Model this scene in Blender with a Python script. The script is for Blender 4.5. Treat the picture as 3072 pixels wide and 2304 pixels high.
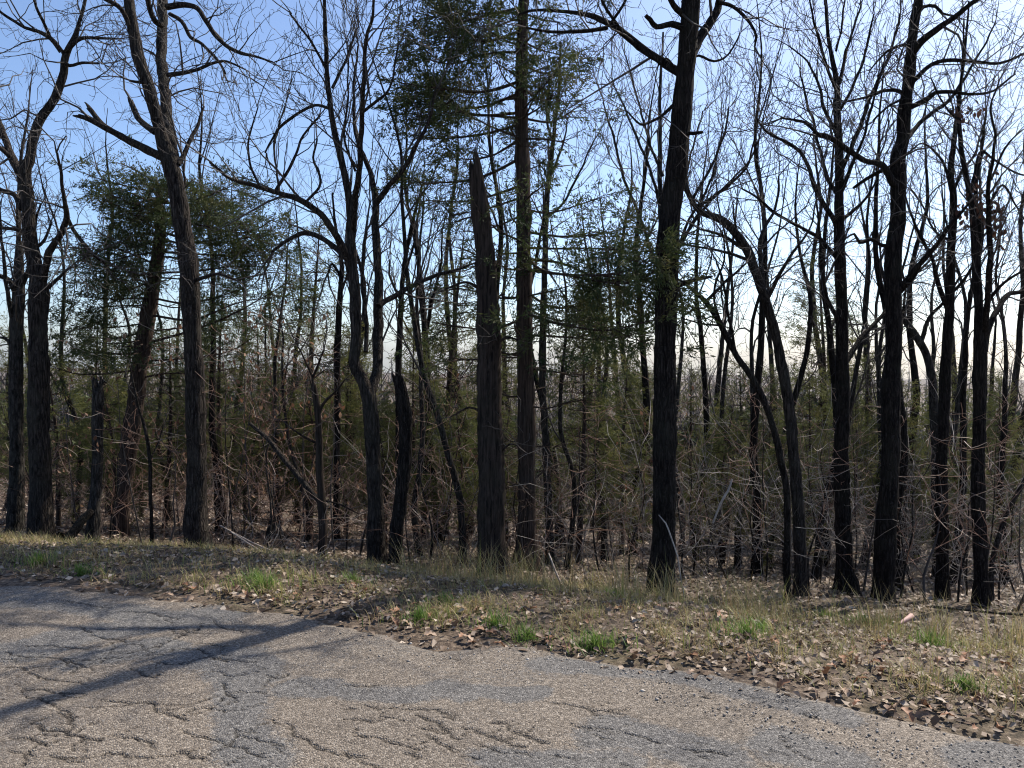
import bpy, math, random
import numpy as np
from mathutils import Vector

S = bpy.context.scene
COL = S.collection
for o in list(bpy.data.objects):
    bpy.data.objects.remove(o)

# ------------------------------------------------------------------ camera
F_PX, CAM_H, TH = 788.0, 1.65, math.atan(29.0 / 788.0)
cam_d = bpy.data.cameras.new('camera')
cam_d.sensor_width = 36.0
cam_d.lens = 36.0 * F_PX / 1024.0
cam_d.clip_start = 0.05
cam_d.clip_end = 4000.0
cam = bpy.data.objects.new('camera', cam_d)
cam.location = (0, 0, CAM_H)
cam.rotation_euler = (math.pi / 2 - TH, 0, 0)
COL.objects.link(cam)
S.camera = cam

# ------------------------------------------------------------------ sky and sun
SUN_AZ, SUN_EL = math.radians(48.0), math.radians(47.0)
w = bpy.data.worlds.new('World')
S.world = w
w.use_nodes = True
wn = w.node_tree
bg = wn.nodes['Background']
sky = wn.nodes.new('ShaderNodeTexSky')
sky.sky_type = 'NISHITA'
sky.sun_disc = False
sky.sun_elevation = SUN_EL
sky.sun_rotation = SUN_AZ
sky.altitude = 300
sky.air_density = 0.8
sky.dust_density = 1.5
sky.ozone_density = 4.0
wn.links.new(sky.outputs[0], bg.inputs[0])
bg.inputs[1].default_value = 0.12
sun_d = bpy.data.lights.new('sun', 'SUN')
sun_d.energy = 4.4
sun_d.angle = math.radians(0.53)
sun_d.color = (1.0, 0.93, 0.82)
sun = bpy.data.objects.new('sun', sun_d)
to_sun = Vector((math.sin(SUN_AZ) * math.cos(SUN_EL), math.cos(SUN_AZ) * math.cos(SUN_EL), math.sin(SUN_EL)))
sun.rotation_euler = to_sun.to_track_quat('Z', 'Y').to_euler()
sun.location = (6, 12, 14)
COL.objects.link(sun)
S.view_settings.view_transform = 'Standard'
S.view_settings.look = 'None'
S.view_settings.gamma = 1.0
S.view_settings.use_curve_mapping = False
S.view_settings.exposure = 0.85
S.render.engine = 'CYCLES'
S.cycles.filter_width = 1.1
S.cycles.use_denoising = True
S.cycles.max_bounces = 4
S.cycles.diffuse_bounces = 2
S.cycles.transmission_bounces = 3
S.cycles.transparent_max_bounces = 4

# ------------------------------------------------------------------ projection helpers
K = 1024.0 / 2212.0          # the photograph was measured at 2212 px wide
CT, ST = math.cos(TH), math.sin(TH)


def at(x, y, d):
    """world point seen at (x, y) of the measured picture, d metres in front of the camera"""
    xr = (x * K - 512.0) / F_PX
    yr = (384.0 - y * K) / F_PX
    t = d / (CT + yr * ST)
    return (t * xr, d, CAM_H + t * (yr * CT - ST))


def xw(x, d):
    return (x * K - 512.0) / F_PX * d


def row(x):
    """depth of the front row of trees, which runs along the road edge"""
    return 8.0 / (1.0 + 0.36 * (x * K - 512.0) / F_PX) + 2.0 * min(1.0, max(0.0, (x - 1450) / 300.0))


# ------------------------------------------------------------------ terrain functions
def hash2(ix, iy, seed=0):
    n = (ix.astype(np.int64) * 374761393 + iy.astype(np.int64) * 668265263 + seed * 1442695041) & 0xFFFFFFFF
    n = ((n ^ (n >> 13)) * 1274126177) & 0xFFFFFFFF
    return ((n ^ (n >> 16)) & 0xFFFFFF) / float(0xFFFFFF)


def vnoise(x, y, seed=0):
    x = np.asarray(x, float); y = np.asarray(y, float)
    ix = np.floor(x); iy = np.floor(y)
    fx = x - ix; fy = y - iy
    fx = fx * fx * (3 - 2 * fx); fy = fy * fy * (3 - 2 * fy)
    a = hash2(ix, iy, seed); b = hash2(ix + 1, iy, seed)
    c = hash2(ix, iy + 1, seed); d = hash2(ix + 1, iy + 1, seed)
    return (a * (1 - fx) + b * fx) * (1 - fy) + (c * (1 - fx) + d * fx) * fy


def fbm(x, y, seed=0, o=4):
    s = 0.0; a = 0.5; t = 0.0
    for i in range(o):
        s = s + a * vnoise(x * 2 ** i, y * 2 ** i, seed + i * 17); t += a; a *= 0.5
    return s / t


_edge = [(-300, 1248), (0, 1262), (300, 1283), (540, 1316), (700, 1345), (900, 1385), (1150, 1402), (1300, 1428),
         (1500, 1455), (1700, 1486), (1900, 1536), (2100, 1582), (2260, 1612), (2600, 1680)]
_ex, _ey = [], []
for _x, _y in _edge:
    _d = CAM_H * F_PX * CT / (_y * K - 355.0)
    _ex.append(xw(_x, _d)); _ey.append(_d)
_ex = np.array(_ex); _ey = np.array(_ey)


def edge(x):
    x = np.asarray(x, float)
    e = np.interp(x, _ex, _ey)
    e = np.where(x < _ex[0], _ey[0] + (_ex[0] - np.maximum(x, -40)) * 0.34, e)
    e = np.where(x > _ex[-1], _ey[-1] - (np.minimum(x, 40) - _ex[-1]) * 0.34, e)
    return e


_zs = np.array([-200, -0.4, 0.0, 0.7, 1.5, 3.6, 10, 20, 35, 70, 130, 200, 300, 400, 470, 560, 700, 1200.0])
_zz = np.array([-0.07, -0.07, -0.015, -0.02, -0.12, -0.70, -1.75, -3.1, -5.4, -11.5, -24, -29, -22, -13.5, -12, -18, -25, -25.0])


def ground_z(x, y):
    x = np.asarray(x, float); y = np.asarray(y, float)
    s = y - edge(x)
    z = np.interp(s, _zs, _zz)
    near = np.clip((s - 0.1) / 1.2, 0, 1)
    z = z + near * (0.10 * (fbm(x * 0.9, y * 0.9, 3) - 0.5) + 0.05 * (fbm(x * 4, y * 4, 9, 3) - 0.5))
    far = np.clip((s - 15) / 60, 0, 1)
    z = z + far * 3.5 * (fbm(x * 0.03, y * 0.03, 5, 3) - 0.5)
    ridge = np.clip((s - 150) / 150, 0, 1)
    z = z + ridge * (10 * (fbm(x * 0.006 + 3, y * 0.004, 8, 3) - 0.5) - x * 0.012)
    return z


def gz(x, y):
    return float(ground_z(np.array([x]), np.array([y]))[0])


# ------------------------------------------------------------------ mesh helpers
def new_mesh(name, verts, faces, smooth=True, attrs=None):
    """verts (N,3); faces an (M,k) array or a list of such arrays"""
    me = bpy.data.meshes.new(name)
    verts = np.ascontiguousarray(verts, np.float32)
    fl = faces if isinstance(faces, list) else [faces]
    fl = [np.asarray(f, np.int32) for f in fl if len(f)]
    loops = np.concatenate([f.ravel() for f in fl])
    tot = np.concatenate([np.full(len(f), f.shape[1], np.int32) for f in fl])
    start = np.concatenate([[0], np.cumsum(tot)[:-1]]).astype(np.int32)
    me.vertices.add(len(verts))
    me.vertices.foreach_set('co', verts.ravel())
    me.loops.add(len(loops))
    me.loops.foreach_set('vertex_index', loops)
    me.polygons.add(len(tot))
    me.polygons.foreach_set('loop_start', start)
    if smooth:
        me.polygons.foreach_set('use_smooth', np.ones(len(tot), bool))
    me.update(calc_edges=True)
    for k, v in (attrs or {}).items():
        a = me.attributes.new(k, 'FLOAT', 'POINT')
        a.data.foreach_set('value', np.asarray(v, np.float32))
    return me


def link(name, me, mat=None, parent=None, kind=None, loc=None):
    o = bpy.data.objects.new(name, me)
    COL.objects.link(o)
    if mat is not None and me is not None and not me.materials:
        me.materials.append(mat)
    if parent is not None:
        o.parent = parent
    if loc is not None:
        o.location = loc
    if kind:
        o['kind'] = kind
    return o


def thing(name, label, cat, loc=(0, 0, 0), rz=0.0, group=None):
    o = bpy.data.objects.new(name, None)
    COL.objects.link(o)
    o.empty_display_size = 0.2
    o.location = loc
    o.rotation_euler = (0, 0, rz)
    o['label'] = label
    o['category'] = cat
    if group:
        o['group'] = group
    return o


class Tubes:
    """collects branch polylines; builds them in bulk as one mesh"""
    def __init__(self):
        self.g = {}

    def add(self, pts, rads, k=3):
        self.g.setdefault((len(pts), k), []).append((pts, rads))

    def count(self):
        return sum(len(v) for v in self.g.values())

    def arrays(self, off=(0, 0, 0)):
        V, Q, base = [], [], 0
        off = np.array(off)
        for (n, k), lst in self.g.items():
            P = np.array([a for a, b in lst], float) - off
            R = np.array([b for a, b in lst], float)
            T = np.gradient(P, axis=1)
            T /= np.linalg.norm(T, axis=2, keepdims=True) + 1e-9
            m = T.mean(1)
            ref = np.where((np.abs(m[:, 2]) > 0.75)[:, None], np.array([1.0, 0.2, 0]), np.array([0, 0.1, 1.0]))[:, None, :]
            U = np.cross(T, ref); U /= np.linalg.norm(U, axis=2, keepdims=True) + 1e-9
            W = np.cross(T, U)
            a = np.arange(k) / k * 2 * math.pi
            ring = P[:, :, None, :] + R[:, :, None, None] * (np.cos(a)[None, None, :, None] * U[:, :, None, :] + np.sin(a)[None, None, :, None] * W[:, :, None, :])
            V.append(ring.reshape(-1, 3))
            N = len(lst)
            idx = base + (np.arange(N)[:, None, None] * n + np.arange(n - 1)[None, :, None]) * k + np.arange(k)[None, None, :]
            j = (np.arange(k) + 1) % k
            idx2 = base + (np.arange(N)[:, None, None] * n + np.arange(n - 1)[None, :, None]) * k + j[None, None, :]
            Q.append(np.stack([idx, idx2, idx2 + k, idx + k], -1).reshape(-1, 4))
            base += N * n * k
        return np.concatenate(V), np.concatenate(Q)

    def mesh(self, name, off=(0, 0, 0)):
        v, q = self.arrays(off)
        return new_mesh(name, v, q)


def spline(pts, step):
    """Catmull-Rom through (x,y,z,r) rows, resampled"""
    P = np.array(pts, float)
    if len(P) == 2:
        P = np.array([P[0], (P[0] + P[1]) / 2, P[1]])
    E = np.vstack([2 * P[0] - P[1], P, 2 * P[-1] - P[-2]])
    out = []
    for i in range(1, len(E) - 2):
        p0, p1, p2, p3 = E[i - 1], E[i], E[i + 1], E[i + 2]
        n = max(1, int(np.linalg.norm(p2[:3] - p1[:3]) / step))
        for t in np.arange(n) / n:
            out.append(0.5 * ((2 * p1) + (-p0 + p2) * t + (2 * p0 - 5 * p1 + 4 * p2 - p3) * t * t + (-p0 + 3 * p1 - 3 * p2 + p3) * t ** 3))
    out.append(E[-2])
    out = np.array(out)
    out[:, 3] = np.maximum(out[:, 3], 0.0015)
    return out


def stem_mesh(name, sp, k, off, rng, rough=0.06, jag=False, wob=0.0, roots=False):
    """lumpy bark-ridged tube along sp (x,y,z,r), closed at its end"""
    sp = sp.copy()
    n = len(sp)
    h = np.arange(n) * 1.0
    if wob:
        ph = rng.uniform(0, 6)
        L = np.concatenate([[0], np.cumsum(np.linalg.norm(np.diff(sp[:, :3], axis=0), axis=1))])
        env = np.minimum(1, L / 0.4)
        sp[:, 0] += env * wob * (np.sin(L * 2.1 + ph) + 0.6 * np.sin(L * 5.3 + 2 * ph) + 0.45 * np.sin(L * 12.7 + ph) + 0.3 * np.sin(L * 23 + 4 * ph))
        sp[:, 1] += env * wob * (np.sin(L * 1.7 + 3 * ph) + 0.5 * np.sin(L * 4.7 + ph))
        sp[:, 3] *= 1 + env * 0.06 * np.sin(L * 7.3 + ph) * np.sin(L * 2.9)
    P = sp[:, :3] - np.array(off)
    T = np.gradient(P, axis=0); T /= np.linalg.norm(T, axis=1, keepdims=True) + 1e-9
    m = T.mean(0)
    ref = np.array([1.0, 0.2, 0]) if abs(m[2]) > 0.7 else np.array([0, 0.1, 1.0])
    U = np.cross(T, ref); U /= np.linalg.norm(U, axis=1, keepdims=True) + 1e-9
    W = np.cross(T, U)
    a = np.arange(k) / k * 2 * math.pi
    ph = [rng.uniform(0, 6) for _ in range(6)]
    hh = h[:, None]
    mul = 1 + rough * (0.6 * np.sin(3 * a + ph[0] + 0.05 * hh) + 0.5 * np.sin(2 * a + ph[1] - 0.03 * hh) + 0.6 * np.sin(0.21 * hh + ph[2]) * np.sin(4 * a + ph[3]))
    nr = np.random.RandomState(rng.randrange(1 << 30))
    mul = mul + rough * 0.6 * nr.randn(n, k)
    Lb = np.concatenate([[0], np.cumsum(np.linalg.norm(np.diff(P, axis=0), axis=1))])[:, None]
    if roots:
        mul = mul + np.exp(-Lb / 0.16) * (0.25 + 0.30 * np.sin(4 * a + ph[4]) * (0.6 + 0.4 * np.sin(a + ph[5])))
    R = sp[:, 3][:, None] * mul
    V = P[:, None, :] + R[..., None] * (np.cos(a)[None, :, None] * U[:, None, :] + np.sin(a)[None, :, None] * W[:, None, :])
    if jag:
        fe = Lb[-1] - Lb                                   # distance below the broken end
        cut = np.abs(0.5 * np.sin(a + ph[0]) + 0.35 * np.sin(3 * a + ph[1]) + 0.5 * nr.rand(k)) * min(0.34, 0.3 * Lb[-1, 0]) * min(1.0, sp[-1, 3] / 0.045 + 0.35)
        for j_ in range(k):
            ic = int(np.searchsorted(-fe[:, 0], -cut[j_]))
            ic = max(1, min(n - 1, ic))
            V[ic:, j_] = V[ic - 1, j_] * 0.85 + 0.15 * P[ic - 1] + T[ic - 1] * 0.02
    V = V.reshape(-1, 3)
    i = np.arange(n - 1)[:, None] * k + np.arange(k)[None]
    j = np.arange(n - 1)[:, None] * k + ((np.arange(k) + 1) % k)[None]
    Q = np.stack([i, j, j + k, i + k], -1).reshape(-1, 4)
    c = len(V)
    V = np.vstack([V, P[max(0, n - 5)] if jag else P[-1] + T[-1] * sp[-1, 3] * 0.5])
    b = (n - 1) * k
    tri = np.array([[b + q, b + (q + 1) % k, c] for q in range(k)])
    return new_mesh(name, V, [Q, tri])


# ------------------------------------------------------------------ procedural growth
def unit(v):
    l = math.sqrt(v[0] * v[0] + v[1] * v[1] + v[2] * v[2]) or 1.0
    return (v[0] / l, v[1] / l, v[2] / l)


def off_dir(d, ang, rng, flat=1.0):
    """unit vector at ang from d in a random direction round it"""
    g = (rng.gauss(0, 1), rng.gauss(0, 1), rng.gauss(0, 1) * flat)
    dt = g[0] * d[0] + g[1] * d[1] + g[2] * d[2]
    p = unit((g[0] - dt * d[0], g[1] - dt * d[1], g[2] - dt * d[2]))
    c, s = math.cos(ang), math.sin(ang)
    return (d[0] * c + p[0] * s, d[1] * c + p[1] * s, d[2] * c + p[2] * s)


OAK = dict(wig=0.34, up=0.16, ang=(30, 80), den=3.5, rat=(0.4, 0.72))
UPR = dict(wig=0.18, up=0.42, ang=(18, 48), den=3.1, rat=(0.42, 0.75))
RMIN = 0.0027


def grow(T, p, d, L, r, lvl, st, rng, ends=None):
    n = 5 if lvl > 0 else 4
    pts = [p]; dirs = [d]
    seg = L / n
    wg, up = st['wig'], st['up'] / n
    for i in range(n):
        d = unit((d[0] + rng.gauss(0, wg), d[1] + rng.gauss(0, wg), d[2] + rng.gauss(0, wg) + up))
        p = (p[0] + d[0] * seg, p[1] + d[1] * seg, p[2] + d[2] * seg)
        pts.append(p); dirs.append(d)
    rads = [max(RMIN * 0.7 if i == n else RMIN, r * (1 - 0.72 * i / n)) for i in range(n + 1)]
    T.add(pts, rads, 4 if r > 0.011 else 3)
    if ends is not None:
        ends.append((pts[-1], dirs[-1]))
    if lvl > 0:
        m = max(2, int(L * st['den'] * (1.0 if lvl > 1 else 1.3) + rng.random() * 2))
        for j in range(m):
            t = 0.2 + 0.8 * (j + rng.random()) / m
            q = min(n - 1, int(t * n)); f = t * n - q
            a, b = pts[q], pts[q + 1]
            pos = (a[0] + (b[0] - a[0]) * f, a[1] + (b[1] - a[1]) * f, a[2] + (b[2] - a[2]) * f)
            nd = off_dir(dirs[q], math.radians(rng.uniform(*st['ang'])), rng)
            grow(T, pos, nd, L * rng.uniform(*st['rat']) * (1 - 0.35 * t), max(RMIN, rads[q] * 0.6), lvl - 1, st, rng, ends)


def decorate(T, sp, rng, den, Lr, lvl, st, t0=0.15, t1=1.0, ends=None, rk=0.5):
    """branches along a traced stem"""
    P = sp[:, :3]
    seg = np.linalg.norm(np.diff(P, axis=0), axis=1)
    cum = np.concatenate([[0], np.cumsum(seg)])
    tot = cum[-1]
    m = int(tot * (t1 - t0) * den + rng.random())
    for j in range(m):
        s = tot * (t0 + (t1 - t0) * (j + rng.random()) / m)
        i = min(len(P) - 2, int(np.searchsorted(cum, s)) - 1)
        i = max(0, i)
        p = P[i]; d = unit(tuple(P[i + 1] - P[i]))
        nd = off_dir(d, math.radians(rng.uniform(*st['ang'])), rng)
        L = rng.uniform(*Lr)
        grow(T, tuple(p), nd, L, min(max(RMIN, sp[i, 3] * rk), 0.010 * L + 0.003), lvl, st, rng, ends)


class Sprays:
    """evergreen foliage: many small narrow faces"""
    def __init__(self):
        self.p, self.d, self.L = [], [], []

    def add(self, p, d, L):
        self.p.append(p); self.d.append(d); self.L.append(L)

    def mesh(self, name, off, seed, per=14, leaf=(0.03, 0.075), wid=(0.004, 0.0085)):
        r = np.random.RandomState(seed)
        p = np.repeat(np.array(self.p) - np.array(off), per, 0)
        d = np.repeat(np.array(self.d), per, 0)
        L = np.repeat(np.array(self.L), per)[:, None]
        n = len(p)
        c = p + d * L * r.rand(n, 1) + r.randn(n, 3) * L * 0.085
        ld = d * 0.85 + r.randn(n, 3) * 0.42
        ld[:, 2] -= 0.12
        ld /= np.linalg.norm(ld, axis=1, keepdims=True)
        sd = np.cross(ld, r.randn(n, 3)); sd /= np.linalg.norm(sd, axis=1, keepdims=True)
        l = r.uniform(leaf[0], leaf[1], (n, 1)); w_ = r.uniform(wid[0], wid[1], (n, 1))
        V = np.stack([c, c + ld * l * 0.5 + sd * w_, c + ld * l, c + ld * l * 0.5 - sd * w_], 1).reshape(-1, 3)
        Q = np.arange(n * 4).reshape(-1, 4)
        return new_mesh(name, V, Q, smooth=False)


# ------------------------------------------------------------------ materials
def mat(name):
    m = bpy.data.materials.new(name)
    m.use_nodes = True
    nt = m.node_tree
    b = nt.nodes['Principled BSDF']
    b.inputs['Roughness'].default_value = 0.85
    b.inputs['Specular IOR Level'].default_value = 0.25
    return m, nt, b


def nd(nt, t, **kw):
    n = nt.nodes.new(t)
    for k, v in kw.items():
        setattr(n, k, v)
    return n


def ramp(nt, src, stops):
    r = nd(nt, 'ShaderNodeValToRGB')
    e = r.color_ramp.elements
    while len(e) < len(stops):
        e.new(0.5)
    for i, (p, c) in enumerate(stops):
        e[i].position = p
        e[i].color = (*c, 1) if len(c) == 3 else c
    nt.links.new(src, r.inputs[0])
    return r.outputs[0]


def mixc(nt, fac, a, b, mode='MIX'):
    m = nd(nt, 'ShaderNodeMix', data_type='RGBA', blend_type=mode)
    for sock, v in ((m.inputs[0], fac), (m.inputs[6], a), (m.inputs[7], b)):
        if isinstance(v, (int, float)):
            sock.default_value = v
        elif isinstance(v, tuple):
            sock.default_value = (*v, 1)
        else:
            nt.links.new(v, sock)
    return m.outputs[2]


def noise(nt, vec, scale, detail=4, rough=0.55):
    n = nd(nt, 'ShaderNodeTexNoise')
    n.inputs['Scale'].default_value = scale
    n.inputs['Detail'].default_value = detail
    n.inputs['Roughness'].default_value = rough
    if vec is not None:
        nt.links.new(vec, n.inputs['Vector'])
    return n.outputs[0]


def objcoord(nt, scale=(1, 1, 1)):
    tc = nd(nt, 'ShaderNodeTexCoord')
    mp = nd(nt, 'ShaderNodeMapping')
    mp.inputs['Scale'].default_value = scale
    nt.links.new(tc.outputs['Object'], mp.inputs[0])
    return mp.outputs[0]


def bump(nt, b, h, strength, dist):
    bp = nd(nt, 'ShaderNodeBump')
    bp.inputs['Strength'].default_value = strength
    bp.inputs['Distance'].default_value = dist
    nt.links.new(h, bp.inputs['Height'])
    nt.links.new(bp.outputs[0], b.inputs['Normal'])


def bark(name, dark, light, lichen, zs=0.16, sc=42, plates=0.0):
    m, nt, b = mat(name)
    b.inputs['Specular IOR Level'].default_value = 0.08
    b.inputs['Roughness'].default_value = 0.95
    v = objcoord(nt, (1, 1, zs))
    f = noise(nt, v, sc, 5, 0.65)
    v2 = objcoord(nt)
    c = ramp(nt, f, [(0.36, dark), (0.52, tuple((a + q) / 2 for a, q in zip(dark, light))), (0.68, light)])
    h = f
    if plates:
        v3 = objcoord(nt, (1, 1, 0.13))
        wv = nd(nt, 'ShaderNodeVectorMath', operation='MULTIPLY_ADD')
        nz = nd(nt, 'ShaderNodeTexNoise')
        nz.inputs['Scale'].default_value = 14
        nt.links.new(v2, nz.inputs['Vector'])
        nt.links.new(nz.outputs['Color'], wv.inputs[0]); wv.inputs[1].default_value = (0.035, 0.035, 0.035)
        nt.links.new(v3, wv.inputs[2])
        vo = nd(nt, 'ShaderNodeTexVoronoi', feature='DISTANCE_TO_EDGE')
        vo.inputs['Scale'].default_value = plates
        nt.links.new(wv.outputs[0], vo.inputs['Vector'])
        pl = ramp(nt, vo.outputs['Distance'], [(0.01, (0.42, 0.42, 0.42)), (0.22, (1, 1, 1))])
        c = mixc(nt, 1.0, c, pl, 'MULTIPLY')
        ad = nd(nt, 'ShaderNodeMath', operation='MULTIPLY_ADD')
        nt.links.new(f, ad.inputs[0]); ad.inputs[1].default_value = 0.5
        nt.links.new(pl, ad.inputs[2])
        h = ad.outputs[0]
    big = noise(nt, v2, 3.2, 3)
    c = mixc(nt, ramp(nt, big, [(0.5, (0, 0, 0)), (0.68, (0.55, 0.55, 0.55))]), c, lichen)
    nt.links.new(c, b.inputs['Base Color'])
    bump(nt, b, h, 0.9, 0.02)
    return m


M_OAK = bark('oak_bark', (0.014, 0.011, 0.010), (0.078, 0.064, 0.054), (0.05, 0.046, 0.036), 0.13, 48, 34)
M_DARK = bark('dark_bark', (0.009, 0.007, 0.0065), (0.042, 0.034, 0.029), (0.030, 0.028, 0.021), 0.13, 48, 38)
M_CEDAR = bark('cedar_bark', (0.016, 0.011, 0.009), (0.095, 0.068, 0.053), (0.05, 0.043, 0.035), 0.05, 55)
M_SNAG = bark('dead_wood', (0.010, 0.008, 0.007), (0.065, 0.048, 0.038), (0.036, 0.032, 0.023), 0.06, 38)
M_GREY = bark('grey_bark', (0.018, 0.016, 0.014), (0.082, 0.072, 0.064), (0.055, 0.054, 0.044), 0.4, 30, 30)


def plain(name, stops, rough=0.8, scale=None, transl=0.0, island=False):
    m, nt, b = mat(name)
    if island:
        g = nd(nt, 'ShaderNodeNewGeometry')
        src = g.outputs['Random Per Island']
    else:
        src = noise(nt, objcoord(nt), scale or 3.0, 3)
    c = ramp(nt, src, stops)
    nt.links.new(c, b.inputs['Base Color'])
    b.inputs['Roughness'].default_value = rough
    if transl:
        tr = nd(nt, 'ShaderNodeBsdfTranslucent')
        nt.links.new(c, tr.inputs[0])
        mx = nd(nt, 'ShaderNodeMixShader')
        mx.inputs[0].default_value = transl
        nt.links.new(b.outputs[0], mx.inputs[1])
        nt.links.new(tr.outputs[0], mx.inputs[2])
        nt.links.new(mx.outputs[0], nt.nodes['Material Output'].inputs[0])
    return m


M_TWIG = plain('twig_bark', [(0.3, (0.030, 0.025, 0.022)), (0.7, (0.085, 0.072, 0.064))], 0.75, 6)
M_BRUSH = plain('brush_stems', [(0.0, (0.09, 0.048, 0.032)), (0.5, (0.20, 0.112, 0.075)), (0.8, (0.27, 0.19, 0.145)), (1.0, (0.38, 0.32, 0.27))], 0.55, island=True)
M_GBRUSH = plain('grey_brush_stems', [(0.0, (0.06, 0.052, 0.046)), (0.5, (0.15, 0.13, 0.115)), (1.0, (0.33, 0.30, 0.27))], 0.55, island=True)
M_STICK = plain('bleached_stick', [(0.3, (0.20, 0.165, 0.135)), (0.7, (0.42, 0.36, 0.31))], 0.7, 9)
M_CEDF = plain('cedar_foliage', [(0.30, (0.022, 0.038, 0.015)), (0.5, (0.052, 0.070, 0.022)), (0.72, (0.11, 0.10, 0.038))], 0.75, 2.2, 0.32)
M_YCEDF = plain('young_cedar_foliage', [(0.28, (0.042, 0.056, 0.02)), (0.5, (0.10, 0.110, 0.034)), (0.74, (0.18, 0.152, 0.055))], 0.75, 1.8, 0.42)
M_DLEAF = plain('dry_leaves', [(0.0, (0.10, 0.048, 0.028)), (0.5, (0.22, 0.115, 0.065)), (1.0, (0.33, 0.21, 0.13))], 0.6, transl=0.3, island=True)
M_CLUMP = plain('withered_leaves', [(0.0, (0.05, 0.024, 0.016)), (1.0, (0.11, 0.055, 0.036))], 0.7, transl=0.2, island=True)
M_LITTER = plain('leaf_litter', [(0.0, (0.045, 0.03, 0.022)), (0.3, (0.13, 0.088, 0.06)), (0.65, (0.235, 0.172, 0.122)), (0.9, (0.34, 0.268, 0.205)), (1.0, (0.46, 0.385, 0.31))], 0.6, transl=0.12, island=True)
M_DRYG = plain('dry_grass', [(0.0, (0.17, 0.12, 0.055)), (0.4, (0.36, 0.275, 0.125)), (0.7, (0.50, 0.41, 0.22)), (0.78, (0.22, 0.24, 0.065)), (1.0, (0.30, 0.30, 0.10))], 0.6, transl=0.3, island=True)
M_GREEN = plain('green_grass', [(0.0, (0.075, 0.145, 0.025)), (0.6, (0.165, 0.26, 0.05)), (0.9, (0.25, 0.31, 0.085)), (1.0, (0.36, 0.33, 0.15))], 0.5, transl=0.4, island=True)
M_STONE = plain('gravel_stones', [(0.0, (0.16, 0.14, 0.12)), (0.4, (0.26, 0.225, 0.19)), (0.8, (0.37, 0.325, 0.28)), (1.0, (0.50, 0.45, 0.39))], 0.8, island=True)
M_FAR = plain('far_bare_wood', [(0.0, (0.042, 0.038, 0.036)), (0.6, (0.075, 0.068, 0.064)), (1.0, (0.12, 0.11, 0.104))], 0.9, island=True)
M_FARG = plain('far_evergreen', [(0.0, (0.03, 0.042, 0.02)), (1.0, (0.07, 0.085, 0.035))], 0.9, island=True)


def ground_mat():
    m, nt, b = mat('leafy_soil')
    v = objcoord(nt)
    f = noise(nt, v, 26, 5, 0.7)
    c = ramp(nt, f, [(0.34, (0.026, 0.019, 0.014)), (0.48, (0.085, 0.06, 0.042)), (0.58, (0.155, 0.115, 0.082)), (0.70, (0.26, 0.205, 0.15))])
    g = noise(nt, v, 1.3, 3)
    c = mixc(nt, ramp(nt, g, [(0.5, (0, 0, 0)), (0.7, (0.5, 0.5, 0.5))]), c, (0.085, 0.075, 0.032))
    nt.links.new(c, b.inputs['Base Color'])
    bump(nt, b, f, 0.8, 0.03)
    return m


def road_mat():
    m, nt, b = mat('chip_seal_asphalt')
    v = objcoord(nt)
    wob = nd(nt, 'ShaderNodeTexVoronoi')
    wob.inputs['Scale'].default_value = 135
    nt.links.new(v, wob.inputs['Vector'])
    sep = nd(nt, 'ShaderNodeSeparateColor')
    nt.links.new(wob.outputs['Color'], sep.inputs[0])
    f = noise(nt, v, 0.9, 5, 0.6)
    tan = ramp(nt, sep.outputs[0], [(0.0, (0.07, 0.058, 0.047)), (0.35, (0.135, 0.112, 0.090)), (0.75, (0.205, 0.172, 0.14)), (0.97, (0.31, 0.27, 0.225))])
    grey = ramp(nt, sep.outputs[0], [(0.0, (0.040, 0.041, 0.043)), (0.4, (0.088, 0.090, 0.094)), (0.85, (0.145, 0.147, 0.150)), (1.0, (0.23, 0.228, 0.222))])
    at_ = nd(nt, 'ShaderNodeAttribute', attribute_name='grey_mask')
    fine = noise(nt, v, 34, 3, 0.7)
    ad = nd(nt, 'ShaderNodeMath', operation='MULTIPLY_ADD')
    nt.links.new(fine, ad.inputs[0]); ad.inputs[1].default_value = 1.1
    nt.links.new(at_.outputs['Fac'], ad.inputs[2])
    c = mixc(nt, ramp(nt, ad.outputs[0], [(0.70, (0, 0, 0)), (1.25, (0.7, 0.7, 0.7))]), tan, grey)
    c = mixc(nt, 0.55, c, ramp(nt, f, [(0.3, (0.62, 0.62, 0.63)), (0.7, (1.16, 1.13, 1.08))]), 'MULTIPLY')
    cr = nd(nt, 'ShaderNodeAttribute', attribute_name='crack')
    c = mixc(nt, cr.outputs['Fac'], c, (0.022, 0.019, 0.016))
    nt.links.new(c, b.inputs['Base Color'])
    b.inputs['Roughness'].default_value = 0.8
    bump(nt, b, wob.outputs['Distance'], 0.7, -0.009)
    return m


M_GROUND = ground_mat()
M_ROAD = road_mat()

# ------------------------------------------------------------------ ground sheet
def grow_axis(a, b, step, lo, hi, k=1.22):
    mid = list(np.arange(a, b, step))
    up, s, x = [], step, mid[-1]
    while x < hi:
        s *= k; x += s; up.append(x)
    dn, s, x = [], step, mid[0]
    while x > lo:
        s *= k; x -= s; dn.append(x)
    return np.array(dn[::-1] + mid + up)


gx = grow_axis(-11, 9, 0.085, -900, 900)
gs = grow_axis(-0.5, 13, 0.085, -150, 1100, 1.12)
X, SS = np.meshgrid(gx, gs)
Y = edge(X) + SS
Z = ground_z(X, Y)
nx, ns = len(gx), len(gs)
i = (np.arange(ns - 1)[:, None] * nx + np.arange(nx - 1)[None]).ravel()
Q = np.stack([i, i + 1, i + nx + 1, i + nx], 1)
ground = link('ground', new_mesh('ground', np.stack([X, Y, Z], -1).reshape(-1, 3), Q), M_GROUND, kind='structure')
ground['label'] = 'leaf covered woodland floor falling away from the road'

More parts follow.
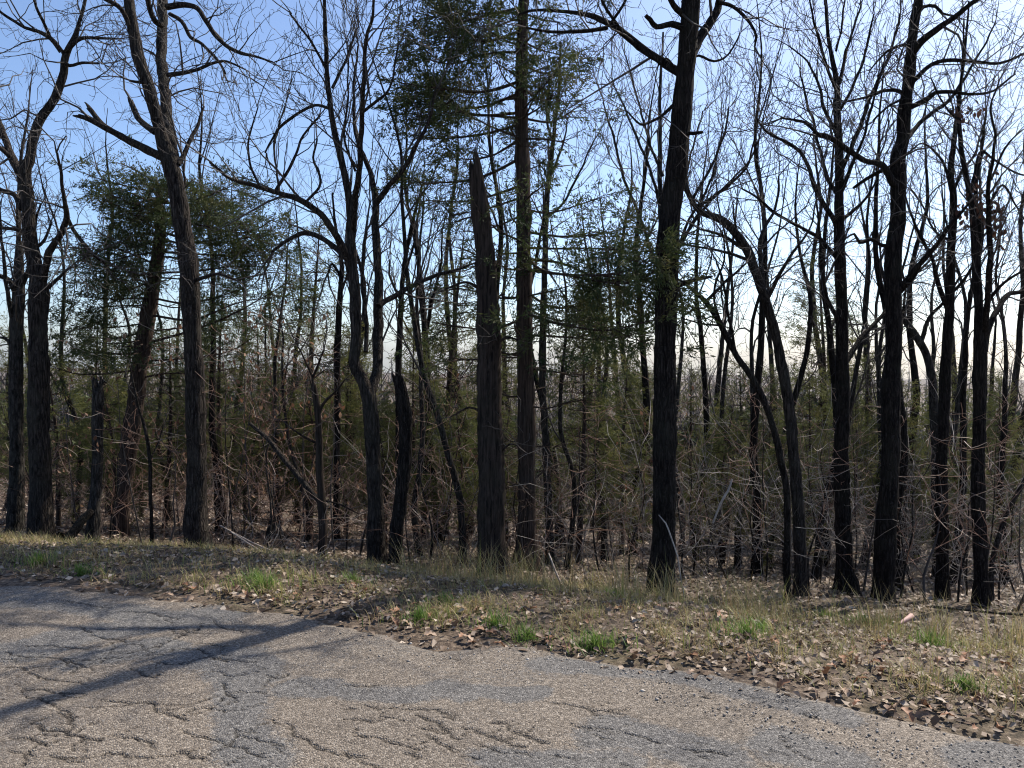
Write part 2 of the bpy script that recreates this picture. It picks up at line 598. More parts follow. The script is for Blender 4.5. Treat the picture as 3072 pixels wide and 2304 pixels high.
# ------------------------------------------------------------------ cracked road
rx = grow_axis(-4.2, 3.4, 0.0155, -60, 60, 1.25)
rv = np.concatenate([np.linspace(-9.5, -3.9, 22)[:-1], np.arange(-3.9, -0.0001, 0.009), [0.0]])
X, VV = np.meshgrid(rx, rv)
E = edge(X)
jit = 0.16 * (fbm(X * 2.3, X * 0 + 1.5, 31, 4) - 0.5) * 2
Y = E + jit * np.clip(1 + VV / 1.2, 0, 1) + VV
rs = np.random.RandomState(5)
wx = X + 0.14 * (fbm(X * 1.7, Y * 1.7, 41) - 0.5) * 2 + 0.04 * (fbm(X * 8, Y * 8, 43, 3) - 0.5) * 2
wy = Y + 0.14 * (fbm(X * 1.7, Y * 1.7, 51) - 0.5) * 2 + 0.04 * (fbm(X * 8, Y * 8, 53, 3) - 0.5) * 2
# cells are long across the view and slanted, as in the photograph
ca, sa = math.cos(0.30), math.sin(0.30)
ux, uy = wx * ca - wy * sa, (wx * sa + wy * ca) * 2.1


def cells(ux, uy, size, seed):
    gxi = np.floor(ux / size); gyi = np.floor(uy / size)
    d1 = np.full(ux.shape, 9.0); d2 = np.full(ux.shape, 9.0); cid = np.zeros(ux.shape)
    for a in (-1, 0, 1):
        for b_ in (-1, 0, 1):
            px = (gxi + a + 0.1 + 0.8 * hash2(gxi + a, gyi + b_, seed)) * size
            py = (gyi + b_ + 0.1 + 0.8 * hash2(gxi + a, gyi + b_, seed + 1)) * size
            dd = np.hypot(ux - px, uy - py)
            idn = hash2(gxi + a, gyi + b_, seed + 2)
            cid = np.where(dd < d1, idn, cid)
            d2 = np.where(dd < d1, d1, np.minimum(d2, dd)); d1 = np.minimum(d1, dd)
    return d2 - d1, cid


f1, c1 = cells(ux, uy, 0.56, 61)
f2, c2 = cells(ux + 3, uy * 1.25 + 1, 0.30, 71)
# the cracks seen in the photograph, as ground polylines with jagged detail and short side branches
CR = [((330, 580), (450, 605), (560, 620), (680, 640)), ((745, 665), (900, 670), (1000, 690), (1125, 715)), ((70, 1150), (180, 1180), (300, 1200), (400, 1200), (520, 1220)),
      ((600, 1250), (800, 1265), (950, 1260), (970, 1310), (1060, 1350), (1130, 1360), (1170, 1390)), ((1130, 1360), (1200, 1320), (1290, 1300), (1440, 1320)),
      ((140, 1390), (240, 1450), (330, 1450), (480, 1490), (500, 1510), (600, 1520)), ((1140, 1440), (1200, 1480), (1330, 1510), (1450, 1560), (1600, 1620), (1750, 1640)),
      ((1480, 1440), (1560, 1500), (1680, 1530), (1800, 1560)), ((0, 1500), (120, 1500), (180, 1520), (260, 1560)), ((0, 1590), (80, 1600), (170, 1630)), ((230, 1620), (350, 1640), (480, 1665)),
      ((800, 1040), (880, 1080), (980, 1100)), ((950, 990), (1100, 1010), (1330, 960), (1460, 980), (1640, 995)), ((1130, 905), (1230, 910), (1330, 940)), ((130, 885), (200, 890), (400, 895), (540, 910)),
      ((340, 970), (450, 1000), (510, 1020)), ((1340, 1045), (1430, 1080), (1480, 1090)), ((1400, 1130), (1440, 1200), (1500, 1260)), ((1560, 1190), (1620, 1190), (1680, 1200)), ((1700, 1080), (1780, 1100), (1850, 1070)),
      ((300, 1330), (380, 1360), (430, 1390)), ((1740, 1380), (1870, 1450), (1990, 1540), (2110, 1590), (2250, 1640)), ((1100, 1590), (1200, 1640), (1290, 1665)), ((0, 1030), (120, 1050), (260, 1110), (330, 1120), (500, 1140)),
      ((620, 1600), (760, 1610), (900, 1640)), ((700, 1480), (820, 1500), (960, 1580)), ((0, 930), (90, 960), (180, 965)), ((1340, 700), (1420, 770), (1560, 800)), ((1240, 870), (1350, 880), (1450, 890)),
      ((2331, 1275), (2431, 1300), (2521, 1370), (2591, 1385), (2661, 1400)), ((2601, 1310), (2711, 1310), (2851, 1330), (2951, 1360)), ((2661, 1350), (2771, 1390), (2911, 1470), (2971, 1520)),
      ((2971, 1435), (3061, 1440), (3141, 1480), (3261, 1520), (3331, 1550), (3421, 1565)), ((2271, 1420), (2321, 1490), (2461, 1510), (2611, 1560), (2711, 1570)), ((2701, 1430), (2891, 1480)),
      ((2211, 1310), (2281, 1310)), ((2211, 1380), (2311, 1380), (2461, 1380)), ((3091, 1550), (3201, 1580), (3281, 1610)), ((3291, 1420), (3411, 1490), (3511, 1530), (3581, 1550)),
      ((3531, 1260), (3711, 1290), (3811, 1310), (3961, 1330), (4061, 1350)), ((3171, 1410), (3251, 1400)), ((2751, 1480), (2851, 1550), (2951, 1600)), ((2211, 1600), (2341, 1640)), ((3321, 1600), (3461, 1630)), ((2981, 1630), (3111, 1640)),
      ((2211, 1150), (2320, 1160), (2450, 1150)), ((2850, 980), (2960, 985), (3050, 1010)), ((2600, 1600), (2700, 1640)), ((3700, 1400), (3850, 1440), (3980, 1450)), ((3600, 1620), (3720, 1640)),
      ((4505, 1230), (4655, 1240)), ((4465, 1580), (4625, 1590), (4745, 1620)), ((5055, 1490), (5115, 1500)), ((4755, 1190), (4905, 1230), (5045, 1250), (5195, 1260), (5285, 1265)), ((5225, 1340), (5345, 1370)), ((4050, 1470), (4200, 1500), (4300, 1540))]
cr_rng = random.Random(4242)
segs = []


def crack_line(P, hw, lvl):
    """midpoint displacement, then branches"""
    for _ in range(3):
        Qp = [P[0]]
        for (x0, y0), (x1, y1) in zip(P[:-1], P[1:]):
            L = math.hypot(x1 - x0, y1 - y0)
            j = cr_rng.gauss(0, 0.10) * L
            Qp += [((x0 + x1) / 2 - (y1 - y0) / (L + 1e-6) * j, (y0 + y1) / 2 + (x1 - x0) / (L + 1e-6) * j), (x1, y1)]
        P = Qp
    n = len(P)
    for q in range(n - 1):
        t = (q + 0.5) / n
        h = hw * (0.35 + 0.65 * math.sin(math.pi * min(1, max(0, t))) ** 0.5) * cr_rng.uniform(0.6, 1.3)
        segs.append((*P[q], *P[q + 1], h))
        if lvl and cr_rng.random() < 0.07:
            a = math.atan2(P[q + 1][1] - P[q][1], P[q + 1][0] - P[q][0]) + cr_rng.choice((-1, 1)) * cr_rng.uniform(0.5, 1.3)
            L = cr_rng.uniform(0.06, 0.28)
            crack_line([P[q], (P[q][0] + math.cos(a) * L * 0.5, P[q][1] + math.sin(a) * L * 0.5), (P[q][0] + math.cos(a + 0.3) * L, P[q][1] + math.sin(a + 0.3) * L)], hw * 0.55, 0)


for ln in CR:
    G = []
    for zx, zy in ln:
        yy = 1106 + zy / 3.0
        d_ = CAM_H * F_PX * CT / (yy * K - 355.0)
        G.append((xw(zx / 3.0, d_), d_))
    crack_line(G, cr_rng.uniform(0.0035, 0.0062), 1)
for q in range(26):        # beyond the frame and between
    x0 = cr_rng.choice((cr_rng.uniform(-4.2, -2.4), cr_rng.uniform(1.8, 3.4), cr_rng.uniform(-2.4, 2))); y0 = float(edge(np.array([x0]))[0]) - cr_rng.uniform(0.6, 3.8)
    a = cr_rng.gauss(-0.25, 0.4); P = [(x0, y0)]
    for _ in range(4):
        a += cr_rng.gauss(0, 0.35); x0 += math.cos(a) * 0.18; y0 += math.sin(a) * 0.18; P.append((x0, y0))
    crack_line(P, 0.004, 1)
crack = np.zeros(X.shape)
for (x0, y0, x1, y1, h) in segs:
    i0 = np.searchsorted(rx, min(x0, x1) - 0.03); i1 = np.searchsorted(rx, max(x0, x1) + 0.03)
    if i1 <= i0 or i1 > len(rx) - 1:
        continue
    c0 = Y[:, i0:i1]
    r_ = np.nonzero(((c0 > min(y0, y1) - 0.03) & (c0 < max(y0, y1) + 0.03)).any(1))[0]
    if not len(r_):
        continue
    r0, r1 = r_[0], r_[-1] + 1
    xs, ys = X[r0:r1, i0:i1], Y[r0:r1, i0:i1]
    vx, vy = x1 - x0, y1 - y0
    t = np.clip(((xs - x0) * vx + (ys - y0) * vy) / (vx * vx + vy * vy + 1e-9), 0, 1)
    dd = np.hypot(xs - x0 - t * vx, ys - y0 - t * vy)
    crack[r0:r1, i0:i1] = np.maximum(crack[r0:r1, i0:i1], np.clip(1.7 - dd / h, 0, 1))
brk = fbm(X * 2.4, Y * 3.4, 81, 3)
wid2 = 0.006 * np.clip((brk - 0.46) / 0.2, 0, 1) + 1e-4
crack = np.maximum(crack, 0.55 * np.clip(1 - f2 / wid2, 0, 1))
crack *= np.clip((-VV - 0.1) / 0.3, 0, 1)
Z = 0.012 * (fbm(X * 0.8, Y * 0.8, 111, 3) - 0.5) + 0.003 * (c1 - 0.5) * np.clip(f1 / 0.16, 0, 1) + 0.003 * (fbm(X * 30, Y * 30, 113, 2) - 0.5)
Z -= 0.013 * crack
Z -= 0.025 * np.clip(1 + VV / 0.10, 0, 1)
Z += np.clip(-(VV + 4.2) / 5, 0, 1) * 0.02
# mask for greyer, slightly darker bands along set paths, broken up by noise
grey_mask = np.zeros(X.shape)
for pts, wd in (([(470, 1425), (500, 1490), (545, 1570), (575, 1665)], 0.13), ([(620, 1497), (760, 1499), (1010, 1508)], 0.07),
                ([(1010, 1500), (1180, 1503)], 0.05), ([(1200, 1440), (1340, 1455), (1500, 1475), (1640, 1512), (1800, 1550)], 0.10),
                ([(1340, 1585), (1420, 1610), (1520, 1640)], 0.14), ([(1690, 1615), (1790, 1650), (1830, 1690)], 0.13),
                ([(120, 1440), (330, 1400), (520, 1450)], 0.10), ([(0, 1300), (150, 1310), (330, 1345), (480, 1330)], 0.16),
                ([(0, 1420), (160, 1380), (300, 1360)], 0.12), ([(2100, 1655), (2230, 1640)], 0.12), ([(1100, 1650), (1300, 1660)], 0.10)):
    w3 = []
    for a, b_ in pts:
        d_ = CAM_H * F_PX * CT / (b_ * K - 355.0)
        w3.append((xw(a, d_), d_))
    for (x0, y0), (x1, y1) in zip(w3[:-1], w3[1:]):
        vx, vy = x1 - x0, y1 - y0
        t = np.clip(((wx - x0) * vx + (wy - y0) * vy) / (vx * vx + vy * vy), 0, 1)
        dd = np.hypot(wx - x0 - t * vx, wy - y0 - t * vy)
        grey_mask = np.maximum(grey_mask, 0.75 * np.clip(1.5 - dd / wd, 0, 1))
grey_mask = np.clip(grey_mask + 0.7 * (fbm(X * 1.3 + 7, Y * 1.9, 121, 4) - 0.48), -0.3, 1)
nx, ns = len(rx), len(rv)
i = (np.arange(ns - 1)[:, None] * nx + np.arange(nx - 1)[None]).ravel()
Q = np.stack([i, i + 1, i + nx + 1, i + nx], 1)
road = link('road', new_mesh('road', np.stack([X, Y, Z], -1).reshape(-1, 3), Q, attrs={'crack': crack.ravel(), 'grey_mask': grey_mask.ravel()}), M_ROAD, kind='structure')
road['label'] = 'worn chip seal road with dark branching cracks'

# ------------------------------------------------------------------ trees traced from the photograph
ANCH = []     # (x of the picture, short name) used when labelling the trees behind


def trace(pts, d, dd=0.0):
    """picture polyline (x, y, width) -> world rows (x, y, z, r); the depth drifts by dd to the tip"""
    out = []
    n = len(pts)
    for q, (x, y, wpx) in enumerate(pts):
        dq = d + dd * q / max(1, n - 1)
        p = at(x, y, dq)
        out.append((*p, 0.5 * wpx * K / F_PX * dq))
    return out


def hero(name, label, cat, d, trunk, limbs=(), st=OAK, bk=None, seed=1, short=None, group=None, crown=True, jag=False,
         den=5.0, Lr=(0.5, 1.15), lvl=2, y_dec=560, k=14, flare=1.35, rough=0.06, trunk_den=3.0, leaf_spots=()):
    rng = random.Random(seed)
    bk = bk or M_OAK
    tr = trace(trunk, d)
    bx, by = tr[0][0], d
    bz = gz(bx, by)
    r0 = tr[0][3]
    tr[0] = (bx, by, bz + 0.10, r0)
    tr = [(bx, by, bz - 0.12, r0 * flare)] + tr
    root = thing(name, label, cat, (bx, by, bz), group=group)
    sp = spline(tr, 0.06)
    # slow drift in depth so that the stem is not in one plane
    ph = rng.uniform(0, 6)
    h = sp[:, 2] - bz
    sp[:, 1] += 0.05 * h * math.sin(ph) * 0.5 + 0.05 * np.sin(h * 0.9 + ph) * np.clip(h, 0, 1)
    off = (bx, by, bz)
    link('trunk', stem_mesh('trunk', sp, k, off, rng, rough=rough, jag=jag, wob=0.005, roots=True), bk, root)
    T = Tubes()
    ends = []
    Tt = [q for q in range(len(sp)) if sp[q, 2] > at(0, y_dec, d)[2]]
    if crown and len(Tt) > 4:
        decorate(T, sp[Tt[0]:], rng, trunk_den, Lr, lvl, st, 0.02, 1.0, ends)
    for lm in limbs:
        opts = {}
        if isinstance(lm, tuple):
            lm, opts = lm
        L = math.hypot(lm[-1][0] - lm[0][0], lm[-1][1] - lm[0][1]) * K / F_PX * d
        dd = opts.get('dd', rng.choice((-1, 1)) * rng.uniform(0.25, 0.6) * L)
        # start on the trunk's own axis at that height
        q = int(np.argmin((sp[:, 2] - at(lm[0][0], lm[0][1], d)[2]) ** 2 + (sp[:, 0] - at(lm[0][0], lm[0][1], d)[0]) ** 2))
        ls = spline(trace(lm, sp[q, 1], dd), 0.05)
        link('limb', stem_mesh('limb', ls, 8 if ls[0, 3] > 0.02 else 6, off, rng, jag=opts.get('stub', False), wob=0.010), bk, root)
        if not opts.get('bare'):
            decorate(T, ls, rng, den * (0.25 if opts.get('stub') else 1), Lr, lvl, st, 0.12, 1.0, ends)
            if not opts.get('stub'):
                e = ls[-1]; dv = unit(tuple(ls[-1, :3] - ls[-3, :3]))
                for _ in range(2):
                    grow(T, tuple(e[:3]), off_dir(dv, rng.uniform(0.1, 0.5), rng), rng.uniform(*Lr), max(RMIN, e[3] * 0.8), lvl, st, rng, ends)
    if T.count():
        link('crown', T.mesh('crown', off), M_TWIG, root, kind='stuff')
    for (lx, ly, ln) in leaf_spots:
        c = np.array(at(lx, ly, d))
        V, Qf = leaf_cards([(c + np.array([rng.gauss(0, 0.045), rng.gauss(0, 0.06), rng.gauss(0, 0.075)]), rng.uniform(0.05, 0.095)) for _ in range(ln)], rng)
        o = link('leaf_clump', new_mesh('leaf_clump', V - np.array(off), Qf, smooth=False), M_CLUMP, root, kind='stuff')
    if short:
        ANCH.append((trunk[0][0], short))
    return root, sp


def leaf_cards(items, rng, droop=True):
    """folded leaves hanging at given points"""
    V, Q = [], []
    for c, L in items:
        d = unit((rng.gauss(0, 0.6), rng.gauss(0, 0.6), -1 if droop else rng.gauss(0, 0.3)))
        s = off_dir(d, math.pi / 2, rng)
        d = np.array(d) * L; s = np.array(s) * L * 0.27
        nrm = np.cross(d, s); nrm = nrm / (np.linalg.norm(nrm) + 1e-9) * L * 0.12
        b = len(V)
        V += [c, c + d * 0.3 + s * 0.7 + nrm, c + d * 0.65 + s + nrm, c + d, c + d * 0.65 - s + nrm, c + d * 0.3 - s * 0.7 + nrm]
        Q += [(b, b + 1, b + 2, b + 3), (b, b + 3, b + 4, b + 5)]
    return np.array(V), np.array(Q)


R_ = row
hero('oak_tree', 'slim grey trunk with a twiggy low crown at the far left edge', 'tree', 10.6,
     [(33, 1170, 34), (38, 1000, 29), (36, 800, 27), (38, 700, 27), (44, 640, 21), (42, 560, 12), (35, 480, 8), (30, 420, 5)],
     [[(40, 645, 15), (20, 605, 11), (-10, 592, 9), (-50, 560, 6)], [(45, 620, 12), (70, 560, 8), (76, 500, 6), (90, 440, 4)],
      [(32, 710, 12), (15, 630, 9), (5, 520, 6), (0, 450, 4)], [(36, 760, 8), (10, 730, 6), (-20, 735, 4)]],
     OAK, M_GREY, 11, 'slim grey edge trunk', y_dec=720, den=6)
hero('oak_tree', 'dark oak forking into crooked stems beside the slim grey trunk', 'tree', 10.1,
     [(90, 1180, 52), (88, 1050, 45), (85, 900, 43), (86, 800, 41), (85, 700, 37), (86, 630, 40), (80, 600, 30), (70, 550, 28), (58, 480, 27), (52, 420, 26),
      (42, 370, 25), (55, 343, 20), (62, 300, 19), (80, 250, 18), (110, 207, 17), (130, 150, 15), (135, 117, 14), (160, 60, 9), (180, -20, 6), (190, -120, 4)],
     [[(42, 372, 19), (20, 333, 16), (0, 273, 14), (-30, 200, 10), (-50, 100, 6)], [(22, 340, 10), (0, 320, 9), (-40, 300, 6)],
      [(133, 112, 11), (110, 83, 10), (80, 67, 8), (53, 60, 7), (17, 37, 6), (-20, 10, 4)], [(108, 80, 7), (97, 57, 6), (80, 23, 6), (70, -10, 5), (65, -70, 3)],
      [(137, 116, 10), (148, 105, 9), (173, 83, 8), (213, 82, 6), (253, 83, 4)], [(137, 130, 8), (152, 142, 7), (180, 136, 6), (218, 137, 4)],
      [(92, 612, 17), (100, 577, 15), (110, 537, 14), (133, 500, 13), (143, 470, 12), (138, 420, 8), (130, 370, 6), (122, 330, 5)],
      [(146, 472, 9), (165, 505, 8), (200, 548, 7), (225, 570, 5)], [(48, 452, 13), (30, 420, 10), (0, 410, 9), (-40, 380, 6)],
      [(56, 500, 10), (30, 495, 8), (0, 490, 7), (-30, 470, 5)], [(100, 625, 9), (125, 600, 7), (135, 590, 5)], [(70, 540, 7), (95, 520, 6), (110, 480, 4)]],
     OAK, M_OAK, 12, 'dark forked oak', den=6.2)
hero('broken_tree', 'narrow grey broken trunk with no crown between the forked oaks', 'dead trunk', 9.9,
     [(200, 1192, 26), (203, 1050, 23), (206, 900, 23), (207, 815, 21), (207, 800, 15)], [], OAK, M_GREY, 13, 'narrow grey broken trunk', crown=False, jag=True)
hero('oak_tree', 'tall oak splitting into two stems with sawn limb stubs, by the road shade', 'tree', 9.2,
     [(428, 1205, 54), (421, 1100, 45), (417, 900, 40), (412, 700, 38), (408, 600, 37), (395, 500, 36), (378, 400, 35), (366, 360, 34), (343, 280, 26), (322, 200, 25), (295, 120, 24),
      (281, 50, 23), (268, -20, 21), (250, -130, 17), (240, -280, 11), (235, -420, 5)],
     [[(376, 380, 27), (374, 335, 25), (363, 250, 24), (353, 170, 23), (347, 100, 22), (352, 0, 21), (360, -120, 16), (366, -260, 10), (370, -380, 5)],
      ([(352, 340, 20), (330, 330, 18), (270, 300, 15), (215, 270, 12), (185, 255, 10), (148, 246, 8)], {'stub': True, 'dd': -0.4}),
      ([(248, 287, 12), (222, 270, 12), (200, 245, 11), (178, 219, 9)], {'stub': True, 'dd': 0.15}),
      ([(335, 285, 15), (312, 268, 13), (297, 250, 12), (288, 225, 11), (272, 200, 10)], {'stub': True, 'dd': 0.2}),
      [(360, 15, 13), (395, 10, 12), (425, 18, 11), (450, 50, 10), (475, 85, 9), (515, 112, 8), (550, 122, 6), (590, 135, 4)],
      [(366, 30, 8), (390, 45, 8), (410, 80, 8), (435, 95, 7), (470, 130, 6), (485, 160, 4)],
      [(362, 162, 10), (395, 158, 9), (430, 150, 7), (465, 135, 6), (490, 132, 5), (530, 150, 3)],
      [(385, 355, 12), (400, 330, 10), (412, 300, 9), (428, 270, 7), (440, 230, 4)],
      [(326, 175, 8), (305, 178, 7), (280, 174, 5)], [(350, 55, 12), (335, 45, 12), (322, 10, 11), (312, -60, 9), (305, -150, 6)],
      [(288, 80, 10), (262, 20, 10), (220, -5, 9), (160, -40, 6)], [(408, 610, 9), (440, 600, 8), (470, 592, 7), (510, 605, 5)],
      [(385, 430, 7), (400, 400, 6), (398, 370, 5)]],
     OAK, M_OAK, 14, 'tall two-stemmed oak', k=16, y_dec=330, den=4.2)
hero('sapling', 'thin bending sapling standing left of the tall two-stemmed oak', 'sapling', 9.0,
     [(328, 1212, 9), (326, 1120, 8), (322, 1000, 8), (312, 930, 7), (302, 895, 6), (290, 840, 4), (280, 790, 3)],
     [[(322, 1000, 4), (345, 950, 3), (360, 900, 2)]], OAK, M_DARK, 15, k=8, y_dec=1000, Lr=(0.3, 0.6), lvl=1, flare=1.1)
hero('dead_tree', 'thin dead tree with a splintered top and long bare side twigs', 'dead tree', 8.9,
     [(697, 1240, 20), (697, 1120, 18), (690, 1000, 17), (688, 920, 15), (680, 850, 14), (673, 810, 13), (670, 800, 10)],
     [[(686, 900, 7), (700, 870, 6), (720, 850, 5), (745, 820, 3)], [(676, 815, 6), (690, 780, 5), (700, 755, 4)], [(674, 812, 5), (660, 780, 4), (645, 750, 3)],
      [(690, 960, 6), (660, 945, 5), (630, 925, 3)], [(697, 1080, 5), (735, 1090, 4), (775, 1110, 3)]],
     OAK, M_SNAG, 16, 'splintered thin dead tree', jag=True, k=10, y_dec=900, Lr=(0.3, 0.8))
hero('multi_stem_tree', 'many-stemmed tree with a long limb arching over the gap to its left', 'tree', 8.5,
     [(815, 1228, 44), (811, 1120, 38), (808, 1000, 34), (802, 900, 32), (797, 855, 32), (785, 825, 26), (768, 786, 25), (771, 740, 24), (770, 670, 24), (765, 610, 24), (758, 560, 25), (758, 500, 17),
      (752, 433, 15), (740, 367, 14), (726, 307, 13), (713, 233, 12), (704, 150, 10), (703, 100, 9), (700, 0, 7), (697, -120, 4)],
     [([(755, 565, 18), (738, 530, 16), (720, 500, 15), (686, 457, 14), (643, 430, 13), (603, 417, 11), (553, 400, 10), (500, 385, 8), (455, 350, 6)], {'dd': -0.9}),
      [(752, 562, 14), (730, 540, 12), (700, 518, 11), (660, 503, 10), (620, 520, 8), (590, 545, 6)],
      [(762, 500, 14), (768, 440, 13), (774, 367, 13), (780, 267, 11), (784, 200, 10), (787, 100, 8), (805, 30, 6), (820, -60, 4)],
      [(800, 850, 24), (815, 800, 22), (820, 740, 22), (818, 655, 20), (815, 580, 19), (810, 500, 17), (808, 433, 15), (801, 383, 12), (786, 333, 10), (770, 290, 8), (765, 200, 6), (775, 100, 4)],
      [(812, 440, 13), (830, 415, 12), (850, 390, 11), (872, 365, 10), (903, 307, 8), (930, 250, 6), (945, 190, 4)],
      [(818, 662, 13), (833, 650, 12), (853, 640, 11), (886, 620, 10), (936, 596, 9), (980, 585, 7), (1020, 570, 4)],
      [(790, 760, 10), (790, 700, 9), (783, 640, 9), (783, 560, 8), (790, 500, 7)],
      [(714, 235, 7), (680, 228, 6), (640, 250, 6), (600, 285, 5), (575, 330, 4)], [(705, 150, 7), (690, 120, 6), (665, 80, 5), (630, 30, 4)],
      [(718, 190, 7), (738, 150, 6), (760, 100, 5), (775, 60, 4)], [(603, 417, 6), (598, 370, 5), (592, 320, 5), (605, 260, 4)],
      [(660, 437, 6), (690, 405, 6), (693, 380, 6), (680, 340, 5), (685, 300, 4)], [(595, 412, 7), (630, 350, 6), (650, 300, 5), (690, 250, 4)],
      [(560, 400, 6), (540, 350, 5), (540, 290, 4), (555, 230, 3)], [(786, 240, 7), (815, 215, 6), (840, 190, 5), (860, 100, 4)],
      [(768, 370, 6), (745, 300, 5), (750, 200, 4), (752, 130, 3)]],
     UPR, M_OAK, 17, 'many-stemmed tree', k=14, y_dec=420, den=4.6, Lr=(0.45, 1.1))
hero('broken_tree', 'dark curved broken trunk with a flat top beside the many-stemmed tree', 'dead trunk', 8.25,
     [(853, 1242, 28), (860, 1120, 29), (872, 1000, 30), (874, 920, 29), (866, 850, 27), (853, 805, 24), (847, 790, 23)], [], OAK, M_DARK, 18, 'dark curved broken trunk', crown=False, jag=True)
hero('slender_tree', 'slender bare tree rising behind the dark curved broken trunk', 'tree', 11.5,
     [(862, 1190, 15), (862, 900, 14), (863, 760, 14), (868, 640, 12), (876, 553, 10), (895, 470, 7), (915, 400, 4)], [[(866, 650, 7), (845, 600, 5), (840, 560, 3)], [(868, 620, 6), (890, 540, 5), (900, 470, 3)]],
     UPR, M_DARK, 19, k=10, den=4, y_dec=700)
hero('slender_tree', 'slender bare tree behind and left of the many-stemmed tree', 'tree', 11.8,
     [(728, 1180, 15), (728, 850, 14), (733, 680, 13), (740, 580, 10), (728, 500, 6), (722, 420, 4)], [[(738, 600, 6), (716, 570, 6), (708, 590, 5)], [(735, 640, 6), (760, 560, 4), (770, 480, 3)]],
     UPR, M_DARK, 20, k=10, den=4, y_dec=700)
hero('slender_tree', 'forked slender tree seen between the curved broken trunk and the snag', 'tree', 13.0,
     [(918, 1150, 16), (920, 900, 16), (922, 790, 16), (916, 700, 13), (906, 620, 9), (900, 540, 6), (893, 470, 4)], [[(920, 720, 9), (935, 650, 7), (950, 580, 5), (955, 500, 3)], [(918, 780, 6), (890, 730, 5), (870, 690, 3)]],
     UPR, M_DARK, 21, k=10, den=4, y_dec=760)
hero('snag', 'tall thick broken snag with a pointed top beside the tall cedar', 'dead tree', 8.1,
     [(1063, 1258, 68), (1060, 1150, 57), (1060, 1000, 52), (1058, 850, 49), (1055, 700, 46), (1050, 600, 42), (1043, 500, 38), (1036, 430, 33), (1031, 380, 28), (1027, 350, 22), (1022, 328, 15), (1020, 316, 10)],
     [[(1060, 760, 7), (1090, 730, 6), (1120, 735, 4)], [(1052, 640, 7), (1010, 610, 6), (960, 625, 4)], [(1058, 900, 6), (1015, 880, 5), (975, 900, 3)], [(1062, 1000, 5), (1100, 960, 4), (1120, 965, 3)],
      [(1045, 480, 5), (1015, 470, 4), (985, 480, 3)]],
     OAK, M_SNAG, 22, 'tall broken snag', k=26, rough=0.11, crown=False, jag=True, den=3, Lr=(0.2, 0.5), lvl=1)
hero('slender_tree', 'slender pale tree standing close behind the tall cedar', 'tree', 10.2,
     [(1188, 1255, 20), (1184, 1100, 17), (1178, 950, 16), (1172, 800, 15), (1175, 600, 13), (1178, 480, 12), (1186, 380, 11), (1196, 300, 9), (1206, 200, 6), (1208, 100, 4)],
     [[(1186, 390, 7), (1210, 330, 5), (1225, 260, 3)], [(1180, 470, 7), (1215, 440, 5), (1260, 360, 4), (1285, 300, 3)], [(1195, 310, 6), (1180, 250, 5), (1190, 180, 3)]],
     UPR, M_GREY, 23, k=10, den=4)
hero('oak_tree', 'thick straight dark oak at the edge of the verge', 'tree', 7.4,
     [(1426, 1298, 57), (1430, 1150, 50), (1432, 900, 46), (1438, 700, 46), (1444, 500, 46), (1455, 400, 45), (1464, 300, 43), (1474, 200, 41), (1482, 100, 40), (1488, 0, 38), (1496, -120, 32), (1505, -280, 22), (1512, -420, 12), (1516, -520, 5)],
     [[(1470, 158, 20), (1445, 143, 18), (1400, 114, 16), (1342, 66, 14), (1290, 38, 12), (1240, 28, 9), (1160, 22, 6), (1120, 30, 4)],
      [(1312, 60, 9), (1262, 68, 8), (1195, 70, 6), (1140, 60, 4)], [(1342, 66, 8), (1310, 20, 7), (1280, -40, 5)], [(1320, 50, 7), (1350, 0, 6), (1370, -60, 4)],
      [(1480, 140, 24), (1497, 112, 22), (1520, 70, 19), (1545, 25, 17), (1558, -20, 15), (1580, -120, 11), (1600, -220, 6)],
      [(1550, 5, 9), (1585, 15, 8), (1620, 50, 7), (1632, 80, 6), (1630, 100, 4)], ([(1476, 60, 15), (1450, 52, 13), (1420, 58, 11), (1408, 42, 10), (1392, 25, 6)], {'stub': True, 'dd': -0.3}),
      [(1478, 35, 14), (1455, 10, 13), (1442, -30, 11), (1430, -120, 7)],
      ([(1468, 287, 9), (1500, 288, 8), (1530, 283, 6)], {'stub': True, 'dd': -0.15}), ([(1445, 625, 12), (1490, 607, 9), (1543, 596, 5)], {'stub': True, 'dd': 0.3}),
      [(1462, 220, 9), (1430, 250, 7), (1400, 266, 6), (1380, 268, 5), (1350, 240, 3)], [(1485, 130, 6), (1510, 120, 5), (1545, 132, 5), (1580, 115, 4), (1600, 70, 3)],
      [(1475, 170, 5), (1440, 125, 4), (1420, 145, 3)]],
     OAK, M_DARK, 24, 'thick straight oak', k=18, y_dec=40, den=4.2)
hero('slender_tree', 'fan-branched slender tree partly hidden behind the thick straight oak', 'tree', 11.4,
     [(1440, 1200, 14), (1437, 900, 13), (1434, 650, 12), (1431, 500, 11), (1431, 330, 9), (1430, 200, 7), (1437, 60, 4)],
     [[(1432, 470, 8), (1400, 350, 6), (1360, 260, 5), (1320, 170, 3)], [(1430, 600, 9), (1385, 480, 7), (1345, 380, 6), (1325, 300, 5), (1305, 220, 3)], [(1432, 380, 7), (1395, 280, 5), (1370, 190, 4), (1350, 120, 3)],
      [(1440, 580, 9), (1500, 480, 7), (1560, 410, 5), (1615, 350, 4), (1640, 300, 3)], [(1440, 620, 8), (1480, 490, 6), (1530, 400, 5), (1560, 280, 3)], [(1435, 520, 6), (1470, 420, 5), (1500, 300, 4), (1520, 240, 3)]],
     UPR, M_GREY, 25, k=10, den=5, y_dec=600)
